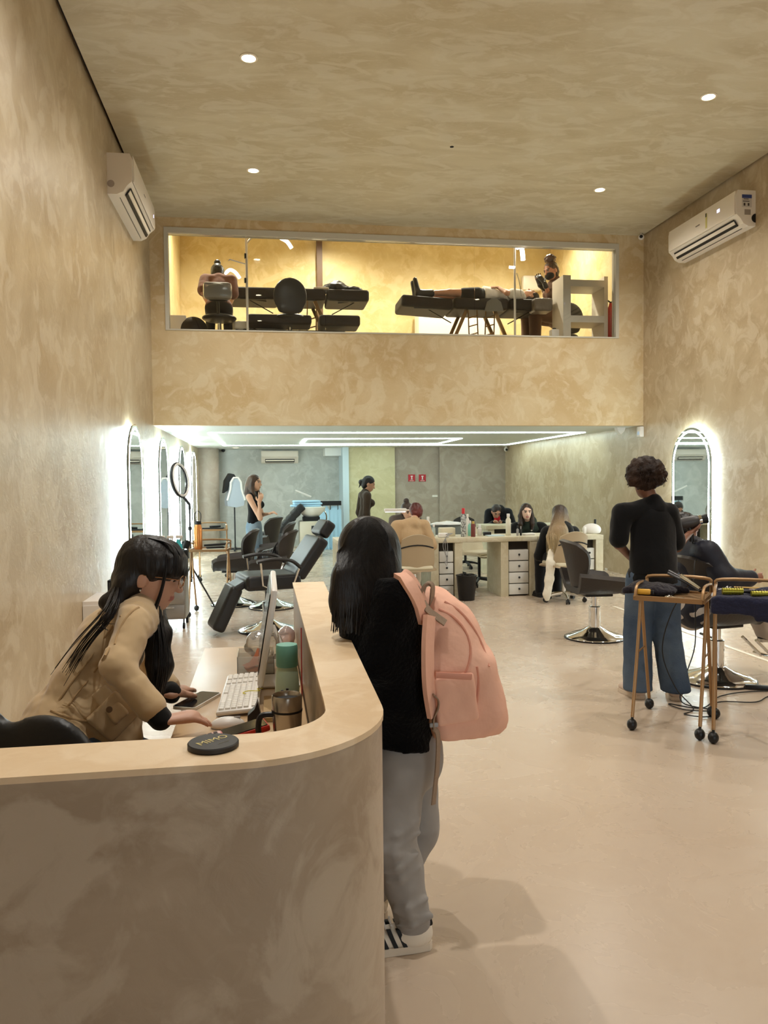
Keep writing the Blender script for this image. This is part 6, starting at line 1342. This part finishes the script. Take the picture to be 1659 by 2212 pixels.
# therapist on the left, from behind
brown = cloth_mat('brown_uniform', (120, 82, 68), .85, 14, .4); brown2 = cloth_mat('dark_brown_uniform', (96, 70, 56), .85, 14, .4)
J = sit((at(472, 650, 11.55)[0], 11.62, ZU), .05, 1.72, .50, .16); J['head'] = at(470, 594, 11.95); J['elr'] = at(504, 640, 11.7); J['ell'] = at(438, 632, 11.6)
figure(J, 'therapist in brown top with hair tied up, back to the upstairs window', (176, 128, 104), brown, .022, .42, cloth_mat('black_trousers', (24, 22, 22)), .02, hair='top', hairc=hair_mat('hair_th1', (18, 14, 13)), res=.012, face=False, headR=frame3((0, 1, -.5), (0, .4, 1)), hs=1.15)
# folded coat on the left bed
t = thing('coat', 'dark puffy coat folded on the left treatment bed', 'coat', (at(735, 620, 12.3)[0], 12.25, ZU+zA)); Body(.012).ell((-.08, 0, .07), (.22, .2, .09), None, .03).ell((.20, 0, .05), (.16, .16, .07), None, .03).ell((-.05, .05, .13), (.14, .13, .08), None, .03).noise(.014, 20, 3).cut((0, 0, .004), (0, 0, -1)).build('padding', mat('coat_navy', (30, 34, 38), .4, bump=(14, .5)), t, (0, 0, 0))
t = thing('towel', 'white towel beside the dark coat on the left bed', 'towel', (at(692, 620, 12.2)[0], 12.1, ZU+zA)); MB().box((0, 0, .02), (.24, .2, .04), bev=.015).build('cloth', cloth_mat('towel_white', (224, 220, 208), .9, 60, .4), t)
t = thing('towel_stack', 'rumpled white sheet under the left treatment bed', 'sheet', (at(560, 672, 12.0)[0], 11.85, ZU+.30)); Body(.012).box((0, 0, .06), (.36, .12, .03), None, .03, .02).noise(.015, 22, 3).build('cloth', 'towel_white', t, (0, 0, 0)); MB().box((0, 0, -.14), (.7, .26, .3)).build('shelf_block', 'black_matte', t, smooth=None)
# arched led lamps on white poles
crm = emission('crescent_led', (1.0, .97, .9), 3.0); pw = MATS['white_plastic']
xp = at(533, 600, 11.25)[0]; lp_ = thing('arch_lamp', 'white pole lamp with crescent led arms beside the left bed', 'lamp', (xp, 11.25, ZU))
MB().cyl((0, 0, .02), (0, 0, 1.62), .018, n=10).build('pole', pw, lp_); MB().lathe([(.2, 0), (.2, .02), (.03, .03)], n=24).build('foot', pw, lp_)
W2 = lambda px, py, Yv=11.25: v3(at(px, py, Yv))-v3(xp, 11.25, ZU)
MB().tube(spline([W2(534, 524), W2(548, 512), W2(585, 506), W2(612, 514)], 5), .012, 8).build('top_arm', pw, lp_); MB().tube(spline([W2(606, 514), W2(620, 522), W2(630, 536)], 5), .028, 8).build('crescent_light', crm, lp_)
MB().tube([W2(533, 571), W2(512, 565), W2(496, 560), W2(494, 563)], .010, 8).build('side_arm', pw, lp_); MB().tube(spline([W2(486, 592), W2(496, 583), W2(508, 588), W2(518, 601)], 5), [.016, .018]+[.024]*14, 8).build('crescent_light', crm, lp_)
for py in (553, 606): MB().box(W2(530, py), (.03, .04, .07), bev=.006).build('joint', 'black_plastic', lp_)
xp2 = at(1112, 600, 11.3)[0]; l2 = thing('pole_lamp', 'white pole lamp with a bright led head beside the masked therapist', 'lamp', (xp2, 11.3, ZU)); W3 = lambda px, py, Yv=11.3: v3(at(px, py, Yv))-v3(xp2, 11.3, ZU)
MB().cyl((0, 0, .02), (0, 0, 1.5), .016, n=10).build('pole', pw, l2); MB().lathe([(.2, 0), (.2, .02), (.03, .03)], n=24).build('foot', pw, l2); MB().tube(spline([W3(1116, 535), W3(1126, 532), W3(1130, 562)], 5), .035, 8).build('led_head', emission('led_head_white', (1, 1, .97), 14.0), l2)
MB().tube([W3(1112, 578), W3(1100, 577)], .022, 8).build('small_lamp', crm, l2); MB().tube(spline([W3(1116, 590), W3(1122, 610), W3(1126, 640)], 4), .005, 6).build('cable', 'grey_plastic', l2)
# client lying on the right bed
zc = ZU+zB; Yc = 11.8; Lx = lambda px, dz: v3(at(px, 640, Yc)[0], Yc, zc+dz)
J = dict(base=v3(cB, Yc, zc), R=rotz(0), H=1.80, pelvis=Lx(1035, .09), waist=Lx(1060, .09), chest=Lx(1090, .09), neck=Lx(1128, .08), head=Lx(1146, .095), fwd=v3(0, 0, 1), up=v3(1, 0, -.15))
for s_, n in ((-1, 'r'), (1, 'l')):
    dy = v3(0, s_*.19, 0); J['sh'+n] = Lx(1114, .08)+dy; J['el'+n] = Lx(1084, .08)+dy*1.35; J['wr'+n] = Lx(1072, .20)+dy*.5; J['hip'+n] = Lx(1028, .09)+dy*.5; J['kn'+n] = Lx(968, .10)+dy*.5; J['an'+n] = Lx(908, .075)+dy*.5; J['toe'+n] = Lx(905, .2)+dy*.5
lc, o, *_ = figure(J, 'client lying on the right treatment bed in white top, black shorts and boots', (198, 148, 118), cloth_mat('white_top', (224, 220, 212)), .016, .3, None, shoes=None, hair='short', hairc=hair_mat('hair_lying', (36, 28, 24)), res=.011, hands={'l': ((-.6, -.5, .1), (0, 0, -1)), 'r': ((-.6, .5, .1), (0, 0, -1))}, hem=.3)
B_ = Body(.012); B_.cone(J['waist'], J['pelvis'], .12, .14, .03, ((0, 0, 1), .8))
for n in 'lr': B_.cone(J['hip'+n], lerp(J['hip'+n], J['kn'+n], .5), .105, .085, .03)
B_.build('shorts', cloth_mat('black_shorts', (20, 20, 24)), lc, o)
for n in 'lr': Body(.011).cone(lerp(J['an'+n], J['kn'+n], .35), J['an'+n], .06, .058, .02).cone(J['an'+n], v3(J['an'+n])+v3(-.05, 0, 0), .06, .055, .02).cone(v3(J['an'+n])+v3(-.05, 0, -.01), v3(J['an'+n])+v3(-.10, 0, .21), .05, .035, .02).build('boot', mat('boot_black', (22, 20, 20), .4), lc, o)
t = thing('neck_pillow', 'grey wrapped pillow at the head end of the right bed', 'pillow', (at(1160, 650, 11.75)[0], 11.6, zc-.16)); Body(.012).box((0, -.02, .06), (.11, .1, .06), None, .04, .02).noise(.01, 30, 3).build('cushion', mat('grey_film', (112, 104, 94), .35, bump=(20, .5)), t, (0, 0, 0))
t = thing('tool_pouch', 'grey pouch hanging on the side of the right bed', 'pouch', (at(1067, 660, 11.55)[0], 11.55, zc-.20)); MB().prism([(-.15, 0), (.15, 0), (.11, .14), (.04, .19), (-.04, .19), (-.11, .14)], -.012, .012, Matrix(((1, 0, 0, 0), (0, 0, -1, 0), (0, 1, 0, 0), (0, 0, 0, 1)))).build('flap', mat('pouch_grey', (110, 108, 100), .6), t, smooth=None)
# masked therapist on the right
J = sit((at(1196, 650, 12.15)[0], 12.15, ZU), PI/2+.15, 1.80, .60, .05); J['head'] = at(1190, 586, 12.1); J['neck'] = at(1200, 606, 12.15)
J['elr'] = at(1200, 645, 12.3); J['ell'] = at(1188, 640, 11.9); J['wrl'] = at(1176, 612, 11.85); J['wrr'] = at(1166, 616, 12.05); J['shl'] = at(1204, 618, 11.95)
mt, o, hc, hR, s_ = figure(J, 'masked therapist with high curly bun, brown uniform and black gloves, upstairs', (170, 116, 88), brown2, .025, .42, brown2, .03, 1.3, hair='short', hairc=hair_mat('hair_th2', (44, 28, 20), (84, 52, 34)), res=.010, headR=frame3((-1, -.45, -.35), (-.2, 0, 1)), hs=1.12, hands={'l': ((-.5, .2, .8), (-.3, .8, 0)), 'r': ((-.3, -.2, .9), (-.3, -.8, 0))})
W_ = lambda x, y, z: hc+hR @ (v3(x, y, z)*s_)
Body(.009).ell(W_(0, -.05, .155), (.095, .09, .075), None, .02).noise(.013, 60, 4).build('curly_bun', 'hair_th2', mt, o)
Body(.008).ell(W_(0, .045, -.05), v3(.064, .066, .055)*s_, hR, .01).build('face_mask', cloth_mat('mask_black', (16, 16, 18)), mt, o)
B_ = Body(.006)
for n, d, pn, th in (('l', (-.5, .2, .8), (-.3, .8, 0), -1), ('r', (-.3, -.2, .9), (-.3, -.8, 0), 1)): hand(B_, J['wr'+n], d, pn, 1.28, .5, 1, th); B_.cone(lerp(J['wr'+n], J['el'+n], .25), J['wr'+n], .042, .037, .01)
B_.build('gloves', mat('glove_black', (16, 16, 17), .35), mt, o)
stool(1222, 12.4, 'black stool under the masked therapist')
# white shelf unit
wsx = at(1218, 660, 11.3)[0]; ws_ = thing('shelf_unit', 'white open shelf unit at the right end of the upstairs window', 'shelf', (wsx, 11.3, ZU))
whs = mat('shelf_white', (216, 208, 194), .45); zt_ = at(1250, 601, 11.3)[2]-ZU; xr_ = at(1304, 660, 11.3)[0]-wsx
MB().bb((-.07, -.15, 0), (.05, .30, zt_)).build('side_panel', whs, ws_, smooth=None); MB().bb((xr_-.06, -.15, 0), (xr_, .30, zt_)).build('side_panel', whs, ws_, smooth=None)
for py in (606, 683): z = at(1250, py, 11.2)[2]-ZU; MB().bb((.05, -.15, z-.10), (xr_-.06, .30, z)).build('shelf_board', whs, ws_, smooth=None)
t = thing('supply_box', 'small white dispenser at the foot of the shelf unit', 'box', (at(1197, 720, 11.2)[0], 11.2, ZU)); MB().box((0, 0, .14), (.12, .12, .28), bev=.015).build('body', pw, t); MB().cyl((0, 0, .28), (0, 0, .30), .03, n=12).build('cap', 'black_plastic', t)
t = thing('paper_roll', 'white towel dispenser on the wall behind the masked therapist', 'dispenser', (at(1148, 612, 14.1)[0], 14.12, at(1148, 612, 14.1)[2])); MB().box((0, 0, 0), (.36, .14, .28), bev=.04).build('housing', pw, t)
t = thing('fire_extinguisher', 'red fire extinguisher at the right end of the upstairs room', 'extinguisher', (at(1319, 680, 11.35)[0], 11.35, ZU)); ze = at(1319, 655, 11.35)[2]-ZU; MB().lathe([(.055, 0), (.06, .01), (.06, ze-.12), (.03, ze-.04), (.02, ze)], n=18).build('cylinder', mat('extinguisher_red', (176, 34, 30), .35), t); MB().tube([(-.05, 0, ze+.04), (0, 0, ze+.01), (.03, 0, ze+.03)], .012, 6).build('handle', 'black_plastic', t)
t = thing('low_cabinet', 'low white cabinet behind the right treatment bed', 'cabinet', (at(990, 690, 13.8)[0], 13.9, ZU)); MB().bb((-.75, -.2, 0), (.75, .2, at(990, 668, 13.7)[2]-ZU), bev=.005).build('carcass', 'cabinet_white', t)
# ================================================================ air conditioners, sensors
acw = mat('ac_white', (226, 216, 202), .35); acd = mat('ac_dark', (16, 14, 13), .5)
def split_ac(label, loc, rz, L=1.50, Hh=.40, D=.24, sticker=False):
    """local: wall behind at y=0, front towards -y, x along the wall, origin at lower back centre"""
    t = thing('air_conditioner', label, 'air conditioner', loc, rz, 'wall split air conditioners')
    pr = [(0, 0), (-.10, 0), (-.17, .035), (-.20, .085), (-.235, .11), (-D, .16), (-D, Hh-.06), (-D+.03, Hh), (0, Hh)]
    M = Matrix(((0, 0, 1, 0), (1, 0, 0, 0), (0, 1, 0, 0), (0, 0, 0, 1)))
    pr2 = [(0, 0), (-.09, 0), (-.15, .03), (-.185, .085), (-.235, .13), (-D, .17), (-D, Hh-.05), (-D+.02, Hh), (0, Hh)]
    MB().prism(pr2, -L/2, L/2, M).build('housing', acw, t, smooth=25)
    MB().prism([(-D-.008, .135), (-D-.002, .13), (-D, Hh-.01), (-D-.006, Hh-.01), (-D-.014, Hh-.06), (-D-.014, .16)], -L/2+.03, L/2-.015, M).build('front_panel', acw, t, smooth=25)
    MB().prism([(-.152, .024), (-.195, .082), (-.212, .096), (-.165, .02)], -L/2+.09, L/2-.09, M).build('air_outlet', acd, t, smooth=None)
    MB().prism([(-.172, .045), (-.186, .055), (-.188, .068), (-.198, .082), (-.204, .078), (-.19, .045)], -L/2+.10, L/2-.10, M).build('louver', acw, t, smooth=None)
    MB().prism([(-.10, -.002), (-.104, -.002), (-.104, .003), (-.10, .003)], -L/2+.10, L/2-.10, M).build('slot', acd, t, smooth=None)
    return t
aL = split_ac('white split air conditioner on the left wall under the ceiling', (XL, 8.79, 4.362), PI/2)
aR = split_ac('white split air conditioner on the right wall with stickers on its end', (XR, 8.95, 4.37), -PI/2)
aB = split_ac('small white air conditioner high on the back wall', ((at(565, 985, YB)[0]+at(643, 985, YB)[0])/2, YB, at(604, 1001, YB)[2]), 0, .86, .29, .2)
# right unit, local x runs towards the viewer: energy labels on the end, display, tag
xe = 1.5/2
MB().box((xe+.001, -.11, .33), (.003, .12, .04)).build('blue_sticker', mat('sticker_blue', (52, 66, 120), .5), aR, smooth=None)
MB().box((xe+.001, -.11, .26), (.002, .12, .10)).build('data_label', mat('label_grey', (200, 192, 182), .6), aR, smooth=None)
b = MB()
for z_, w_ in ((.30, .06), (.275, .08)): b.box((xe+.003, -.12, z_), (.002, w_, .008))
for y_ in (-.14, -.09): b.box((xe+.003, y_, .24), (.002, .02, .03))
b.build('label_print', mat('print_dark', (70, 62, 58), .6), aR, smooth=None)
MB().box((xe+.001, -.10, .155), (.003, .075, .06)).build('small_label', mat('label_dark', (150, 138, 126), .6), aR, smooth=None)
MB().cyl((xe-.02, -.0, .09), (xe+.004, -.0, .09), .05, n=18).build('pipe_notch', acd, aR)
MB().box((.42, -.256, .275), (.05, .003, .035)).build('display', emission('ac_display', (.6, .6, 1.0), 2.5), aR, smooth=None)
MB().box((.17, -.256, .24), (.035, .002, .17)).build('energy_tag', mat('tag_yellow', (206, 196, 120), .6), aR, smooth=None)
MB().box((.165, -.258, .31), (.02, .002, .045)).build('tag_mark', acd, aR, smooth=None)
MB().box((-.02, -.256, .245), (.09, .002, .014)).build('maker_mark', mat('mark_grey', (120, 112, 104), .5), aR, smooth=None)
MB().cyl((-.752, -.035, .10), (-.748, -.035, .10), .035, n=20).build('knockout', mat('knockout', (170, 156, 144), .5), aL)
MB().box((-.752-.0, -.1, .2), (.0, .0, .0)) if False else None
MB().box((-.05, -.256, .24), (.09, .002, .014)).build('maker_mark', 'mark_grey', aL, smooth=None)
MB().box((.62, -.256, .25), (.012, .003, .035)).build('display', 'ac_display', aL, smooth=None)
# security cameras and sensors
def dome(loc, label, s_=1.0, d=(0, -1, -.2)):
    t = thing('security_camera', label, 'camera', loc, 0, 'small white security cameras'); MB().ball((0, 0, 0), (.05*s_, .05*s_, .05*s_), 16, 12).build('housing', 'white_plastic', t); d = Vector(d).normalized(); MB().cyl(d*.036*s_, d*.053*s_, .028*s_, n=16).build('lens', 'black_plastic', t); MB().cyl((0, 0, 0), (0, 0, .07*s_), .02*s_, n=10).build('mount', 'white_plastic', t); return t
c = at(1385, 512, 10.75); dome((c[0], 10.75, c[2]), 'white dome camera in the top right corner of the facade', .85, (-.5, -1, -.1))
c = at(1339, 931, 11.3); t = thing('motion_sensor', 'white wedge sensor under the low ceiling near the right wall', 'sensor', (c[0], 11.3, ZL)); MB().prism([(-.07, 0), (.07, 0), (.05, -.06), (0, -.11), (-.05, -.06)], -.05, .05, Matrix(((1, 0, 0, 0), (0, 0, 1, 0), (0, 1, 0, 0), (0, 0, 0, 1)))).build('body', 'white_plastic', t)
c = atx(1383, 933, XR-.03); t = thing('wall_box', 'small white alarm box on the right wall below the facade corner', 'alarm box', (XR, c[1], c[2])); MB().box((-.03, 0, 0), (.06, .12, .16), bev=.012).build('body', 'white_plastic', t); MB().box((-.062, 0, -.02), (.004, .06, .05)).build('window', mat('pale_blue_led', (190, 210, 240), .3), t, smooth=None)
c = at(1093, 963, 17.3); dome((c[0], 17.3, ZL-.075), 'small white camera at the far right of the low ceiling', 1.0)
c = at(481, 972, 18.2); t = thing('security_camera', 'small black camera high on the back wall beside the column', 'camera', (c[0], 18.42, c[2])); MB().ball((0, 0, 0), .045, 12, 8).build('housing', 'black_plastic', t); MB().cyl((0, 0, 0), (0, .08, 0), .02, n=10).build('mount', 'black_plastic', t)
c = atx(1309, 1235, XR-.01); t = thing('wall_outlet', 'white wall outlet low on the right wall', 'outlet', (XR, c[1], c[2])); MB().box((-.006, 0, 0), (.012, .08, .12), bev=.004).build('plate', 'white_plastic', t); MB().box((-.013, 0, 0), (.003, .03, .06)).build('socket', 'grey_plastic', t, smooth=None)
